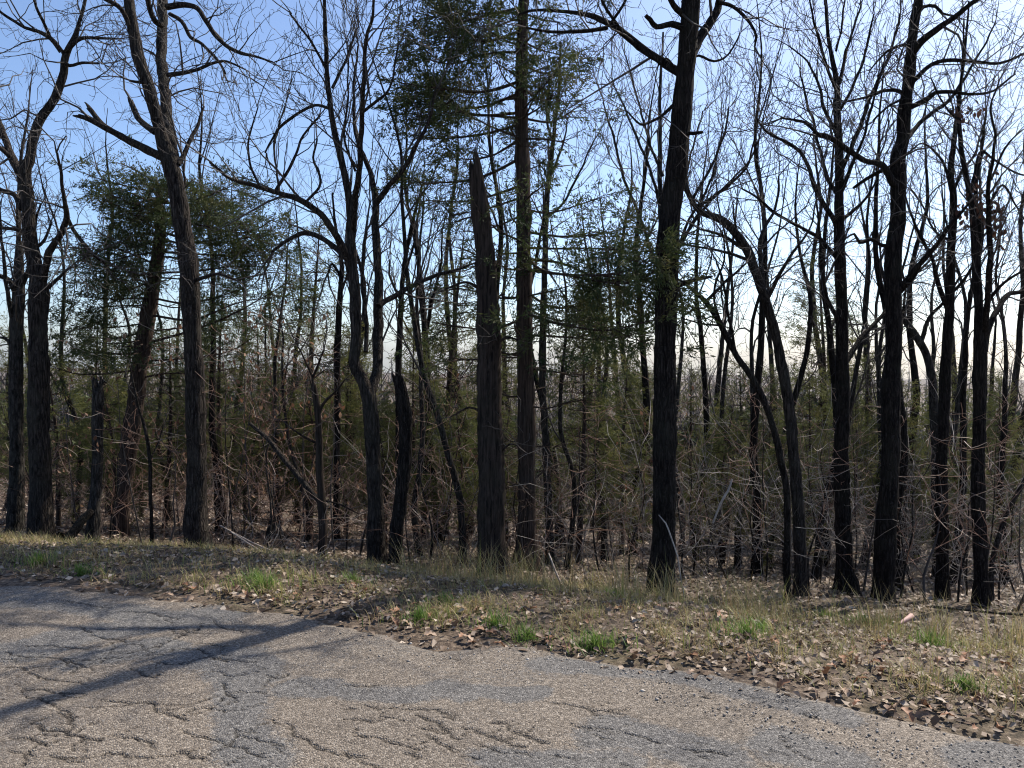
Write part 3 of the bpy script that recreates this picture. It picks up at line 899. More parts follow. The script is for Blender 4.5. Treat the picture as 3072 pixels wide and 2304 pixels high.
hero('arching_tree', 'slim tree whose stem bows over to the thick straight oak', 'tree', 8.6,
     [(1728, 1302, 31), (1722, 1150, 27), (1716, 1040, 25), (1706, 920, 24), (1692, 820, 22), (1672, 720, 21), (1658, 675, 21), (1640, 620, 20), (1616, 550, 19), (1589, 507, 18), (1556, 477, 16), (1506, 455, 13), (1478, 400, 10), (1466, 320, 7), (1460, 250, 5)],
     [[(1650, 640, 13), (1645, 560, 10), (1650, 500, 8), (1675, 450, 6), (1682, 380, 4)], [(1655, 650, 10), (1690, 580, 8), (1715, 540, 6), (1745, 500, 4), (1760, 440, 3)], [(1603, 535, 9), (1560, 508, 7), (1512, 495, 5)],
      [(1612, 560, 8), (1560, 543, 6), (1475, 528, 4)], [(1500, 452, 8), (1560, 410, 7), (1610, 360, 5), (1632, 290, 3)], [(1492, 435, 7), (1530, 370, 6), (1560, 300, 5), (1578, 230, 3)], [(1596, 515, 5), (1585, 470, 4), (1582, 440, 3)]],
     UPR, M_OAK, 26, 'bowed slim tree', k=12, y_dec=520, den=4.6)
hero('leaning_tree', 'thin leaning stem in front of the bowed slim tree', 'tree', 8.0,
     [(1702, 1262, 16), (1694, 1070, 15), (1680, 986, 15), (1659, 903, 14), (1623, 820, 14), (1589, 770, 13), (1556, 703, 12), (1523, 653, 10), (1490, 622, 7), (1458, 600, 4)],
     [[(1560, 710, 7), (1545, 640, 5), (1565, 560, 4), (1560, 500, 3)], [(1590, 772, 7), (1580, 700, 6), (1560, 610, 5), (1545, 560, 3)], [(1523, 653, 7), (1571, 604, 6), (1610, 570, 4)], [(1556, 703, 5), (1520, 700, 4), (1480, 690, 3)]],
     OAK, M_DARK, 27, k=10, y_dec=760, den=4)
hero('straight_tree', 'straight tree with evenly spread upswept limbs', 'tree', 9.2,
     [(1828, 1310, 50), (1826, 1200, 36), (1824, 1000, 31), (1826, 886, 28), (1822, 750, 26), (1819, 653, 24), (1816, 553, 22), (1814, 450, 20), (1816, 333, 17), (1812, 233, 14), (1812, 167, 12), (1800, 90, 8), (1795, 20, 7), (1790, -80, 5), (1788, -180, 3)],
     [[(1812, 490, 11), (1776, 433, 10), (1742, 347, 8), (1716, 317, 7), (1659, 287, 5), (1630, 250, 3)], [(1812, 425, 9), (1785, 380, 8), (1766, 310, 7), (1756, 260, 6), (1742, 220, 5), (1730, 150, 3)],
      [(1814, 305, 8), (1786, 240, 7), (1769, 180, 6), (1740, 130, 4), (1705, 100, 3)], [(1818, 368, 10), (1849, 300, 9), (1876, 217, 8), (1906, 150, 7), (1922, 110, 6), (1945, 30, 4)],
      [(1818, 415, 9), (1846, 340, 7), (1862, 300, 6), (1886, 217, 5), (1900, 150, 3)], [(1818, 475, 8), (1859, 440, 6), (1889, 395, 4), (1910, 340, 3)],
      [(1825, 785, 13), (1868, 724, 10), (1911, 674, 8), (1950, 620, 6), (2010, 560, 4)], [(1818, 705, 10), (1785, 640, 8), (1772, 560, 7), (1768, 480, 5), (1760, 400, 3)],
      [(1814, 565, 9), (1775, 520, 8), (1742, 497, 7), (1688, 467, 6), (1640, 430, 5), (1605, 410, 4)], [(1813, 180, 9), (1826, 133, 7), (1838, 83, 6), (1858, 10, 4)],
      [(1812, 210, 7), (1780, 130, 6), (1760, 60, 5), (1745, -10, 3)], [(1813, 240, 7), (1840, 190, 6), (1870, 110, 5), (1885, 30, 3)], [(1806, 110, 5), (1822, 40, 4), (1830, -40, 3)]],
     UPR, M_DARK, 28, 'straight upswept tree', k=14, y_dec=520, den=5.4, Lr=(0.5, 1.1))
hero('oak_tree', 'knobbly dark oak with crooked side limbs next to the straight tree', 'tree', 8.9,
     [(1908, 1300, 48), (1912, 1150, 42), (1919, 1000, 38), (1919, 853, 36), (1927, 720, 33), (1931, 553, 33), (1942, 470, 30), (1944, 400, 32), (1943, 340, 29), (1952, 300, 26), (1954, 245, 27), (1960, 200, 24), (1966, 150, 25), (1968, 100, 18), (1974, 50, 19), (1982, 0, 17), (1992, -120, 12), (2000, -250, 6)],
     [([(1938, 402, 16), (1926, 395, 15), (1906, 357, 14), (1866, 347, 12), (1819, 317, 12), (1780, 293, 11), (1766, 290, 8), (1739, 265, 6), (1690, 255, 4)], {'dd': -0.5}),
      ([(1906, 368, 9), (1870, 388, 8), (1838, 412, 6)], {'stub': True, 'dd': 0.2}),
      [(1968, 125, 15), (1980, 100, 15), (2009, 73, 14), (2059, 37, 12), (2099, 7, 10), (2140, -20, 7), (2190, -50, 4)], [(1964, 185, 11), (1982, 167, 10), (2012, 140, 9), (2052, 130, 8), (2110, 134, 7), (2159, 137, 6), (2212, 115, 4)],
      ([(1958, 235, 12), (1980, 226, 12), (2004, 214, 12), (2022, 200, 9), (2060, 198, 8), (2092, 203, 7), (2142, 197, 5), (2190, 160, 3)], {'dd': -0.4}), [(1956, 300, 12), (1968, 288, 11), (1992, 260, 9), (2059, 207, 7), (2110, 130, 5), (2150, 50, 3)],
      [(1930, 532, 10), (1905, 530, 8), (1880, 517, 8), (1855, 524, 7), (1842, 505, 5), (1820, 520, 3)], [(1930, 640, 13), (1975, 585, 11), (2008, 544, 10), (2048, 490, 8), (2090, 440, 5)],
      [(1955, 205, 8), (1935, 195, 8), (1905, 197, 7), (1880, 208, 6), (1830, 220, 4)], [(1968, 100, 8), (1945, 98, 6), (1910, 115, 5), (1880, 150, 3)], [(1976, 40, 8), (1995, 15, 8), (2020, 15, 7), (2035, 30, 5), (2060, 35, 4)],
      [(1958, 210, 7), (1920, 230, 5), (1890, 260, 4)], [(1940, 640, 6), (1975, 600, 5), (2000, 560, 3)]],
     OAK, M_DARK, 29, 'knobbly dark oak', k=16, y_dec=330, den=4.4)
hero('leaning_tree', 'grey leaning tree between the knobbly oak and the slim pole tree', 'tree', 11.6,
     [(2024, 1190, 20), (2016, 950, 19), (2012, 850, 18), (2005, 790, 17), (1988, 740, 16), (1951, 684, 13), (1925, 630, 10), (1900, 560, 7), (1885, 500, 4)], [[(1988, 742, 10), (2008, 684, 8), (2035, 655, 6), (2070, 600, 4)], [(1951, 684, 7), (1955, 620, 5), (1945, 560, 3)]],
     OAK, M_GREY, 30, k=10, y_dec=680, den=4)
hero('pole_tree', 'slim pole tree with a left-leaning side stem, right of the knobbly oak', 'tree', 9.3,
     [(2035, 1287, 31), (2037, 1150, 27), (2040, 1000, 25), (2045, 850, 23), (2050, 700, 21), (2053, 553, 18), (2056, 433, 15), (2050, 383, 13), (2058, 300, 10), (2070, 200, 7), (2085, 100, 5), (2095, 0, 3)],
     [[(2048, 670, 11), (2025, 610, 9), (2008, 550, 8), (1975, 484, 6), (1955, 424, 4), (1930, 380, 3)], [(2055, 425, 8), (2080, 370, 6), (2105, 330, 5), (2120, 270, 3)], [(2052, 390, 7), (2030, 340, 5), (1990, 310, 4), (1960, 330, 3)],
      [(2053, 520, 7), (2020, 500, 5), (1990, 440, 4)], [(2050, 640, 7), (2085, 600, 6), (2110, 560, 4)]],
     UPR, M_DARK, 31, 'slim pole tree', k=12, y_dec=430, den=4.4)
hero('oak_tree', 'forked oak keeping clumps of brown dead leaves near the right edge', 'tree', 8.7,
     [(2118, 1336, 36), (2120, 1200, 29), (2122, 1000, 27), (2123, 886, 26), (2122, 753, 29), (2117, 690, 20), (2112, 600, 18), (2108, 540, 16), (2101, 460, 14), (2092, 400, 12), (2080, 330, 10), (2073, 220, 7), (2085, 130, 5), (2090, 40, 3)],
     [[(2126, 735, 15), (2131, 653, 13), (2136, 553, 12), (2137, 450, 10), (2140, 380, 8), (2150, 300, 6), (2142, 240, 4), (2160, 170, 3)],
      [(2126, 760, 15), (2138, 700, 12), (2159, 666, 11), (2179, 636, 10), (2215, 628, 8), (2270, 595, 5)], [(2133, 650, 8), (2170, 610, 6), (2215, 580, 5), (2260, 540, 3)], [(2110, 565, 11), (2116, 480, 10), (2109, 420, 9), (2118, 330, 7), (2130, 240, 4)],
      [(2095, 420, 6), (2120, 330, 6), (2150, 345, 5), (2200, 375, 4), (2240, 380, 3)], [(2137, 440, 6), (2165, 400, 5), (2190, 440, 4), (2215, 480, 3)], [(2076, 260, 5), (2050, 240, 4), (2010, 170, 3)], [(2140, 390, 5), (2170, 320, 5), (2195, 290, 3)]],
     UPR, M_DARK, 32, 'leaf-clumped forked oak', k=12, y_dec=430, den=4.4,
     leaf_spots=[(2098, 240, 22), (2068, 238, 16), (2108, 420, 30), (2118, 405, 16), (2152, 452, 30), (2150, 480, 14), (2077, 462, 20), (2166, 508, 16), (2130, 462, 16), (2138, 355, 10)])

# ------------------------------------------------------------------ the two big cedars
def cedar_branch(T, F, ls, fol, rng, gap=0.075, sub=(0.14, 0.46), lo=0.25):
    P = ls[:, :3]
    seg = np.linalg.norm(np.diff(P, axis=0), axis=1)
    cum = np.concatenate([[0], np.cumsum(seg)]); tot = cum[-1]
    s = tot * lo
    on, nxt = False, s
    while s < tot:
        t = s / tot
        if s >= nxt:
            on = rng.random() < fol * (0.5 + 0.7 * t)
            nxt = s + rng.uniform(0.12, 0.34)
        i = max(0, min(len(P) - 2, int(np.searchsorted(cum, s)) - 1))
        d = unit(tuple(P[i + 1] - P[i]))
        nd_ = off_dir(d, math.radians(rng.uniform(30, 75)), rng, 0.75)
        L = rng.uniform(*sub) * (1.15 - 0.5 * t)
        p = tuple(P[i])
        n = 3
        pts = [p]; dd = nd_
        for q in range(n):
            dd = unit((dd[0] + rng.gauss(0, 0.2), dd[1] + rng.gauss(0, 0.2), dd[2] + rng.gauss(0, 0.2) - 0.04))
            p = (p[0] + dd[0] * L / n, p[1] + dd[1] * L / n, p[2] + dd[2] * L / n)
            pts.append(p)
            if on and q > 0:
                F.add(p, dd, 0.20)
                F.add(p, off_dir(dd, 0.75, rng, 0.6), 0.18)
                if rng.random() < 0.6:
                    F.add(p, off_dir(dd, 0.9, rng, 0.6), 0.16)
        T.add(pts, [0.004, 0.0034, 0.0026, 0.002], 3)
        s += gap * rng.uniform(0.5, 1.5)
    if fol > 0.1:
        for _ in range(3):
            F.add(tuple(P[-1]), unit(tuple(P[-1] - P[-3])), 0.2)


def big_cedar(name, label, d, trunk, brs, seed, short, rnd, fmat=None):
    rng = random.Random(seed)
    tr = trace(trunk, d)
    bx, bz = tr[0][0], gz(tr[0][0], d)
    tr[0] = (bx, d, bz + 0.1, tr[0][3])
    tr = [(bx, d, bz - 0.12, tr[0][3] * 1.3)] + tr
    off = (bx, d, bz)
    root = thing(name, label, 'cedar tree', off)
    sp = spline(tr, 0.06)
    link('trunk', stem_mesh('trunk', sp, 16, off, rng, rough=0.08, wob=0.004, roots=True), M_CEDAR, root)
    T, F = Tubes(), Sprays()

    def near(y):
        z = at(0, y, d)[2]
        return sp[int(np.argmin(np.abs(sp[:, 2] - z)))]
    for b in brs:
        y0, tx, ty, fol = b[:4]
        a = near(y0)
        dd = b[4] if len(b) > 4 else rng.uniform(-0.9, 0.9)
        tip = at(tx, ty, d + dd)
        L = math.dist(a[:3], tip)
        sag = -0.06 * L * rng.uniform(0.3, 1.4)
        mid1 = [a[q] + (tip[q] - a[q]) * 0.35 + rng.gauss(0, 0.03 * L) for q in range(3)]
        mid2 = [a[q] + (tip[q] - a[q]) * 0.7 + rng.gauss(0, 0.03 * L) for q in range(3)]
        mid1[2] += sag; mid2[2] += sag
        r = min(0.021, 0.007 + 0.007 * L)
        ls = spline([(a[0], a[1], a[2], r), (*mid1, r * 0.75), (*mid2, r * 0.5), (*tip, r * 0.2)], 0.07)
        link('limb', stem_mesh('limb', ls, 6, off, rng, wob=0.008), M_CEDAR, root)
        cedar_branch(T, F, ls, fol, rng)
        for _ in range(int(2 + 2 * fol)):
            q = ls[int(len(ls) * rng.uniform(0.3, 0.8))]
            dv = off_dir(unit(tuple(ls[-1, :3] - ls[0, :3])), rng.uniform(0.4, 0.9), rng, 0.5)
            L2 = L * rng.uniform(0.25, 0.5)
            e = [q[z] + dv[z] * L2 for z in range(3)]
            l2 = spline([(q[0], q[1], q[2], 0.007), (*[(q[z] + e[z]) / 2 + rng.gauss(0, 0.03) for z in range(3)], 0.005), (*e, 0.002)], 0.07)
            T.add([tuple(v) for v in l2[np.linspace(0, len(l2) - 1, 5).astype(int), :3]], [0.007, 0.006, 0.0045, 0.003, 0.002], 4)
            cedar_branch(T, F, l2, fol, rng)
    for (y0, y1, cnt, fol, Lmax) in rnd:       # limbs towards and away from the road
        for _ in range(cnt):
            a = near(rng.uniform(y0, y1))
            az = rng.choice((1, -1)) * math.pi / 2 + rng.uniform(-0.7, 0.7)
            L = rng.uniform(0.45, 1) * Lmax
            e = [a[0] + math.cos(az) * L, a[1] + math.sin(az) * L, a[2] + rng.uniform(-0.05, 0.25) * L]
            ls = spline([(a[0], a[1], a[2], 0.013), (*[(a[z] + e[z]) / 2 + rng.gauss(0, 0.04) for z in range(3)], 0.009), (*e, 0.003)], 0.07)
            link('limb', stem_mesh('limb', ls, 6, off, rng, wob=0.008), M_CEDAR, root)
            cedar_branch(T, F, ls, fol, rng)
    link('twigs', T.mesh('twigs', off), M_CEDAR, root, kind='stuff')
    link('crown', F.mesh('crown', off, seed), fmat or M_CEDF, root, kind='stuff')
    ANCH.append((trunk[0][0], short))
    return root


big_cedar('cedar_tree', 'tall cedar with a straight trunk and dark ragged boughs by the snag', 8.9,
          [(1140, 1248, 50), (1138, 1100, 40), (1137, 900, 37), (1134, 700, 34), (1131, 500, 31), (1127, 300, 28), (1126, 200, 26), (1128, 100, 23), (1131, 0, 21), (1133, -150, 16), (1136, -330, 9), (1138, -430, 3)],
          [(-40, 930, -30, 1), (20, 910, 30, 1), (30, 960, 10, 1), (60, 905, 85, 1), (90, 960, 60, 1), (110, 895, 120, 1), (170, 862, 178, 1), (180, 900, 190, 1), (200, 875, 215, 0.9), (240, 850, 180, 0.9), (250, 950, 200, 0.9),
           (270, 885, 290, 0.8), (300, 935, 330, 0.6), (345, 860, 390, 0.7), (395, 900, 430, 0.5), (420, 950, 470, 0.25), (460, 1000, 500, 0.15), (550, 1000, 540, 0.1), (640, 960, 620, 0.25), (690, 900, 690, 0.4), (760, 950, 760, 0.25), (850, 1040, 830, 0.1),
           (950, 1060, 930, 0), (1050, 1080, 1030, 0), (-30, 1250, -60, 0.9), (30, 1230, 60, 0.5), (90, 1225, 120, 0.6), (140, 1250, 150, 0.9), (160, 1210, 130, 0.8), (190, 1230, 205, 0.5), (250, 1280, 240, 0.4), (300, 1260, 290, 0.25), (360, 1180, 345, 0.05),
           (455, 1330, 420, 0.35), (505, 1390, 480, 0.6), (530, 1370, 545, 0.8, -1.0), (540, 1430, 540, 1, -1.9), (580, 1445, 565, 1, -1.8), (560, 1400, 590, 0.8, -1.2), (630, 1350, 630, 0.7), (680, 1420, 690, 0.7, -1.8), (720, 1380, 720, 0.6), (660, 1300, 680, 0.6),
           (800, 1300, 790, 0.2), (880, 1250, 860, 0.08), (960, 1220, 960, 0.0), (1020, 1215, 1000, 0)],
          77, 'tall cedar', [(-380, 0, 26, 0.9, 0.8), (0, 330, 22, 0.6, 1.2), (420, 760, 12, 0.35, 1.3), (760, 1120, 10, 0.05, 0.9)])
big_cedar('cedar_tree', 'leaning cedar with broad dark boughs behind the tall two-stemmed oak', 11.4,
          [(264, 1180, 30), (266, 1080, 29), (280, 960, 35), (292, 880, 34), (305, 780, 32), (320, 680, 30), (335, 590, 27), (345, 500, 21), (345, 430, 12), (338, 385, 4)],
          [(395, 310, 400, 1), (400, 375, 390, 1), (430, 270, 440, 1), (450, 300, 470, 1), (470, 258, 490, 1), (500, 270, 500, 1), (520, 262, 530, 1), (545, 200, 560, 1), (560, 240, 575, 1), (580, 190, 590, 1), (620, 200, 640, 0.8), (610, 250, 620, 0.9), (660, 160, 655, 0.7), (700, 140, 700, 0.6),
           (720, 170, 720, 0.5), (800, 110, 790, 0.4), (760, 190, 760, 0.4), (410, 420, 410, 1), (430, 460, 420, 1), (440, 505, 400, 1), (470, 560, 420, 0.9), (460, 480, 450, 1), (480, 600, 470, 1), (500, 632, 500, 1), (520, 560, 500, 1), (540, 640, 540, 0.8), (550, 520, 540, 0.9), (590, 600, 580, 0.7),
           (600, 480, 600, 0.9), (640, 560, 610, 0.8), (650, 450, 650, 0.8), (680, 600, 640, 0.6), (720, 500, 680, 0.5), (740, 640, 600, 0.5), (780, 560, 720, 0.4), (820, 470, 780, 0.3)],
          78, 'leaning broad cedar', [(400, 620, 26, 0.95, 1.3), (620, 800, 12, 0.5, 1.3)])

# ------------------------------------------------------------------ trees deeper in the wood (copies of a few kinds)
def make_bare(seed, H, r0, st, lean, low):
    rng = random.Random(seed)
    pts = [(0, 0, -0.15, r0 * 1.25)]
    x = y = 0.0
    az = rng.uniform(0, 6.28)
    n = 8
    for q in range(1, n + 1):
        t = q / n
        x += math.cos(az) * lean * H / n + rng.gauss(0, 0.012 * H)
        y += math.sin(az) * lean * H / n + rng.gauss(0, 0.012 * H)
        pts.append((x, y, H * t, max(0.006, r0 * (1 - t) ** 0.75)))
    sp = spline(pts, 0.25)
    T = Tubes()
    i0 = int(len(sp) * low)
    decorate(T, sp[i0:], rng, 2.1, (0.7, 2.0), 2, dict(st, den=2.2), 0.0, 1.0, rk=0.6)
    for _ in range(5):
        i = int(len(sp) * rng.uniform(0.08, low))
        grow(T, tuple(sp[i, :3]), off_dir((0, 0, 1), math.radians(rng.uniform(50, 90)), rng), rng.uniform(0.5, 1.2), 0.006, 1, st, rng)
    return stem_mesh('trunk', sp, 9, (0, 0, 0), rng, wob=0.012, roots=True), T.mesh('crown')


BARE = [make_bare(201, 9.0, 0.085, UPR, 0.02, 0.42), make_bare(202, 10.0, 0.11, UPR, 0.05, 0.45), make_bare(203, 8.0, 0.07, OAK, 0.09, 0.40), make_bare(204, 11.0, 0.12, OAK, 0.03, 0.45), make_bare(205, 7.5, 0.06, UPR, 0.12, 0.35)]
BM = [M_DARK, M_OAK, M_GREY, M_DARK, M_GREY]


def make_cedar(seed, H, spread, fol, low):
    rng = random.Random(seed)
    sp = spline([(0, 0, -0.1, 0.06 * H / 4.5), (rng.gauss(0, 0.05), rng.gauss(0, 0.05), H * 0.5, 0.036 * H / 4.5), (rng.gauss(0, 0.08), rng.gauss(0, 0.08), H, 0.006)], 0.15)
    T, F = Tubes(), Sprays()
    z = low * H
    while z < H * 0.98:
        t = z / H
        a = sp[int(np.argmin(np.abs(sp[:, 2] - z)))]
        az = rng.uniform(0, 6.28)
        prof = (1 - t) ** 0.7 * (0.55 + 0.45 * min(1, (t - low * 0.6) / 0.25))
        L = max(0.14, spread * prof * rng.uniform(0.55, 1.15))
        e = (a[0] + math.cos(az) * L, a[1] + math.sin(az) * L, a[2] + L * rng.uniform(-0.05, 0.4))
        m = tuple((a[q] + e[q]) / 2 + rng.gauss(0, 0.04 * L) for q in range(3))
        ls = spline([(a[0], a[1], a[2], 0.008), (*m, 0.006), (*e, 0.002)], 0.1)
        T.add([tuple(v) for v in ls[np.linspace(0, len(ls) - 1, 5).astype(int), :3]], [0.009, 0.0075, 0.006, 0.004, 0.002], 4)
        f = fol * (1 if t > 0.3 else max(0.05, t / 0.3))
        cedar_branch(T, F, ls, f, rng, gap=0.085, sub=(0.12, 0.36), lo=0.15)
        z += rng.uniform(0.02, 0.06)
    F.add(tuple(sp[-1, :3]), (0, 0, 1), 0.3)
    return stem_mesh('trunk', sp, 8, (0, 0, 0), rng), T.mesh('twigs'), F.mesh('crown', (0, 0, 0), seed, per=11, leaf=(0.04, 0.09), wid=(0.004, 0.008))


CEDS = [make_cedar(301, 4.2, 1.15, 0.75, 0.10), make_cedar(302, 5.2, 1.35, 0.6, 0.22), make_cedar(303, 3.2, 1.0, 0.8, 0.06)]
ANCH.sort()
ORD = ['first', 'second', 'third', 'fourth', 'fifth', 'sixth', 'seventh', 'eighth', 'ninth', 'tenth', 'eleventh', 'twelfth']


def between(x):
    l = [a for a in ANCH if a[0] <= x]
    r = [a for a in ANCH if a[0] > x]
    return (l[-1][1] if l else None), (r[0][1] if r else None)


def place_all(items, name, cat, adj, group, build):
    """items (x, d, ...) sorted; labels count them from the named tree to their left"""
    seen = {}
    for it in sorted(items):
        a, b = between(it[0])
        n = seen.get((a, b), 0); seen[(a, b)] = n + 1
        if a is None:
            lab = f'{ORD[n]} {adj}, counted from the left edge'
        else:
            lab = f'{ORD[n]} {adj} to the right of the {a}'
        px, d = it[0], it[1]
        x = xw(px, d)
        build(thing(name, lab, cat, (x, d, gz(x, d)), group=group), it)


def build_bare(root, it):
    rng = random.Random(int(it[0] * 7 + it[1] * 13))
    v = it[2]
    sc = it[3]
    root.scale = (sc, sc, sc * rng.uniform(0.95, 1.15))
    root.rotation_euler = (rng.gauss(0, 0.03), rng.gauss(0, 0.03), rng.uniform(0, 6.28))
    link('trunk', BARE[v][0], BM[v], root)
    link('crown', BARE[v][1], M_TWIG, root, kind='stuff')
    root['label'] = root['label'].replace('bare tree behind the front row to the right of', 'bare tree deeper in the wood, right of')


mid = [(15, 15, 1, 0.8), (60, 20, 0, 0.8), (120, 17, 2, 0.8), (155, 13, 4, 0.8), (232, 15.5, 0, 0.8), (243, 24, 3, 0.7), (365, 14, 2, 0.7), (385, 21, 1, 0.75), (470, 12.5, 0, 0.75), (500, 19, 3, 0.7),
       (528, 14, 4, 0.7), (575, 12.2, 2, 0.62), (610, 22, 1, 0.8), (640, 15, 0, 0.7), (662, 11.5, 4, 0.55), (740, 16, 3, 0.7), (762, 20, 1, 0.8), (905, 10.4, 2, 0.62), (945, 12.6, 0, 0.8), (962, 18, 1, 0.8),
       (1000, 9.6, 4, 0.8), (1015, 15, 3, 0.7), (1090, 12.5, 0, 0.9), (1103, 19, 1, 0.8), (1215, 13, 3, 0.62), (1225, 9.6, 4, 0.6), (1285, 17, 0, 0.8), (1312, 11.2, 2, 0.7), (1345, 20, 1, 0.8), (1366, 12.5, 0, 0.85), (1398, 16, 3, 0.8),
       (1478, 13, 2, 0.75), (1508, 10.8, 0, 0.72), (1545, 17, 1, 0.8), (1560, 12.4, 4, 0.8), (1598, 10.4, 2, 0.75), (1640, 9.4, 0, 0.8), (1658, 12.8, 3, 0.6), (1682, 18, 1, 0.8), (1768, 9.2, 4, 0.8), (1785, 12.5, 0, 0.85), (1800, 18, 3, 0.8),
       (1868, 11.5, 2, 0.8), (1890, 16, 1, 0.8), (1946, 8.4, 0, 0.75), (1962, 11, 4, 0.85), (1985, 14, 3, 0.7), (2003, 19, 1, 0.8), (2072, 9.5, 0, 0.7), (2090, 13, 2, 0.85), (2150, 7.6, 4, 0.55), (2160, 11.5, 1, 0.7), (2180, 10, 0, 0.65), (2198, 15, 3, 0.7), (2060, 16, 1, 0.8),
       (1835, 22, 3, 0.7), (1450, 22, 1, 0.6), (2120, 22, 3, 0.7)]
mid = [(a, b + (1.6 if a > 1480 and b < 12 else 0), c, e) for a, b, c, e in mid]
place_all(mid, 'bare_tree', 'tree', 'bare tree behind the front row', 'bare trees deeper in the wood', build_bare)


def build_cedar(root, it):
    rng = random.Random(int(it[0] * 5 + it[1] * 11))
    v, H = it[2], it[3]
    sc = H / (4.2, 5.2, 3.2)[v]
    root.scale = (sc * rng.uniform(0.9, 1.1), sc * rng.uniform(0.9, 1.1), sc)
    root.rotation_euler = (rng.gauss(0, 0.03), rng.gauss(0, 0.03), rng.uniform(0, 6.28))
    link('trunk', CEDS[v][0], M_CEDAR, root)
    link('twigs', CEDS[v][1], M_CEDAR, root, kind='stuff')
    link('crown', CEDS[v][2], M_YCEDF, root, kind='stuff')


yced = [(25, 14, 0, 3.4), (120, 12.5, 2, 3.0), (185, 13.5, 0, 3.7), (240, 12, 2, 2.6), (350, 13, 0, 3.3), (480, 13.5, 1, 4.2), (545, 15.5, 0, 3.9), (600, 13, 2, 3.1), (665, 14, 1, 5.6), (745, 14, 0, 3.6), (790, 17, 1, 4.3),
        (900, 12, 0, 3.3), (960, 14, 1, 5.6), (1010, 11.5, 2, 2.4), (1085, 11, 2, 2.2), (1090, 15, 0, 3.9), (1250, 10.6, 0, 3.4), (1300, 15, 1, 5.6), (1345, 12.5, 0, 3.1), (1500, 14, 0, 3.4), (1560, 11.8, 2, 2.5), (1660, 15, 0, 3.6),
        (1745, 13.0, 0, 3.3), (1775, 17, 1, 6.2), (1885, 15, 1, 4.4), (1960, 13, 0, 3.2), (2095, 11.5, 2, 2.2), (2180, 12.5, 0, 3.0), (420, 19, 1, 4.9), (830, 11.5, 2, 2.2), (300, 15, 0, 3.6), (700, 12.5, 2, 2.6), (1040, 13, 0, 3.4), (1420, 14, 0, 3.3), (1600, 16, 0, 3.8), (1840, 13, 2, 2.9), (2040, 14, 0, 3.6), (2140, 16, 0, 3.9), (1700, 11.5, 2, 2.3)]
place_all(yced, 'young_cedar', 'cedar tree', 'young green cedar of the understory', 'young cedars of the understory', build_cedar)

# saplings, some holding brown leaves
def make_sapling(seed, H, leafy):
    rng = random.Random(seed)
    pts = [(0, 0, -0.05, 0.013)]
    x = y = 0
    for q in range(1, 6):
        x += rng.gauss(0, 0.04); y += rng.gauss(0, 0.04)
        pts.append((x, y, H * q / 5, 0.013 * (1 - q / 5.6)))
    sp = spline(pts, 0.12)
    T = Tubes(); ends = []
    decorate(T, sp, rng, 6, (0.3, 0.95), 1, dict(OAK, wig=0.22, up=0.25), 0.15, 1.0, ends)
    lv = None
    if leafy:
        its = [(np.array(p) + np.array([rng.gauss(0, 0.03) for _ in range(3)]), rng.uniform(0.05, 0.09)) for p, d in ends for _ in range(2) if rng.random() < 0.5]
        V, Qf = leaf_cards(its, rng)
        lv = new_mesh('leaves', V, Qf, smooth=False)
    return stem_mesh('stem', sp, 6, (0, 0, 0), rng), T.mesh('twigs'), lv


SAPS = [make_sapling(401, 2.4, False), make_sapling(402, 3.0, True), make_sapling(403, 1.7, False), make_sapling(404, 2.2, True), make_sapling(405, 1.2, False)]


def build_sapling(root, it):
    rng = random.Random(int(it[0] * 3 + it[1] * 17))
    v = it[2]; sc = it[3]
    root.scale = (sc, sc, sc)
    root.rotation_euler = (rng.gauss(0, 0.12), rng.gauss(0, 0.12), rng.uniform(0, 6.28))
    link('stem', SAPS[v][0], M_GREY if v in (0, 2) else M_TWIG, root)
    link('twigs', SAPS[v][1], M_BRUSH, root, kind='stuff')
    if SAPS[v][2]:
        link('foliage', SAPS[v][2], M_DLEAF, root, kind='stuff')


rg = random.Random(99)
saps = [(110, 11, 0, 1.0), (160, 11.5, 3, 1.0), (232, 10.6, 2, 1.1), (300, 10.5, 1, 0.9), (350, 9.8, 4, 1.2), (385, 11.5, 3, 1.0), (455, 10.2, 1, 1.0), (475, 11, 1, 1.0), (500, 9.6, 0, 1.0), (520, 11.5, 3, 1.1), (545, 10.6, 1, 1.0), (570, 9.4, 2, 1.2), (590, 11.5, 1, 1.1),
        (615, 9.8, 0, 1.0), (640, 12, 3, 1.2), (655, 10.5, 1, 1.0), (720, 9.4, 3, 1.0), (745, 10.5, 0, 1.0), (775, 9.6, 2, 1.1), (885, 9.4, 0, 0.9), (925, 9.2, 2, 1.3), (950, 10.4, 0, 1.0), (985, 9.6, 3, 0.8), (1025, 9.0, 4, 1.2), (1105, 9.9, 2, 1.1), (1160, 10.4, 0, 0.9),
        (1235, 9.2, 2, 1.2), (1295, 9.8, 0, 1.0), (1330, 10.5, 3, 0.9), (1362, 9.0, 2, 1.0), (1390, 10.8, 3, 0.9), (1475, 9.2, 0, 1.0), (1500, 8.4, 2, 1.2), (1540, 8.8, 4, 1.5), (1575, 8.2, 0, 0.9), (1625, 8.3, 2, 1.2), (1660, 8.0, 0, 1.0), (1755, 7.8, 2, 1.2), (1780, 8.4, 0, 0.9), (1850, 8.6, 0, 1.0),
        (1870, 7.6, 4, 1.3), (1955, 7.5, 2, 1.2), (1985, 8.0, 0, 0.9), (2010, 7.0, 4, 1.3), (2080, 7.3, 2, 1.1), (2100, 8.2, 0, 1.0), (2150, 7.0, 0, 0.9), (2170, 7.8, 2, 1.1), (2200, 6.6, 4, 1.2), (2205, 8.5, 0, 1.0)]
saps = [(a, b + (1.7 if a > 1480 else 0), c, e) for a, b, c, e in saps]
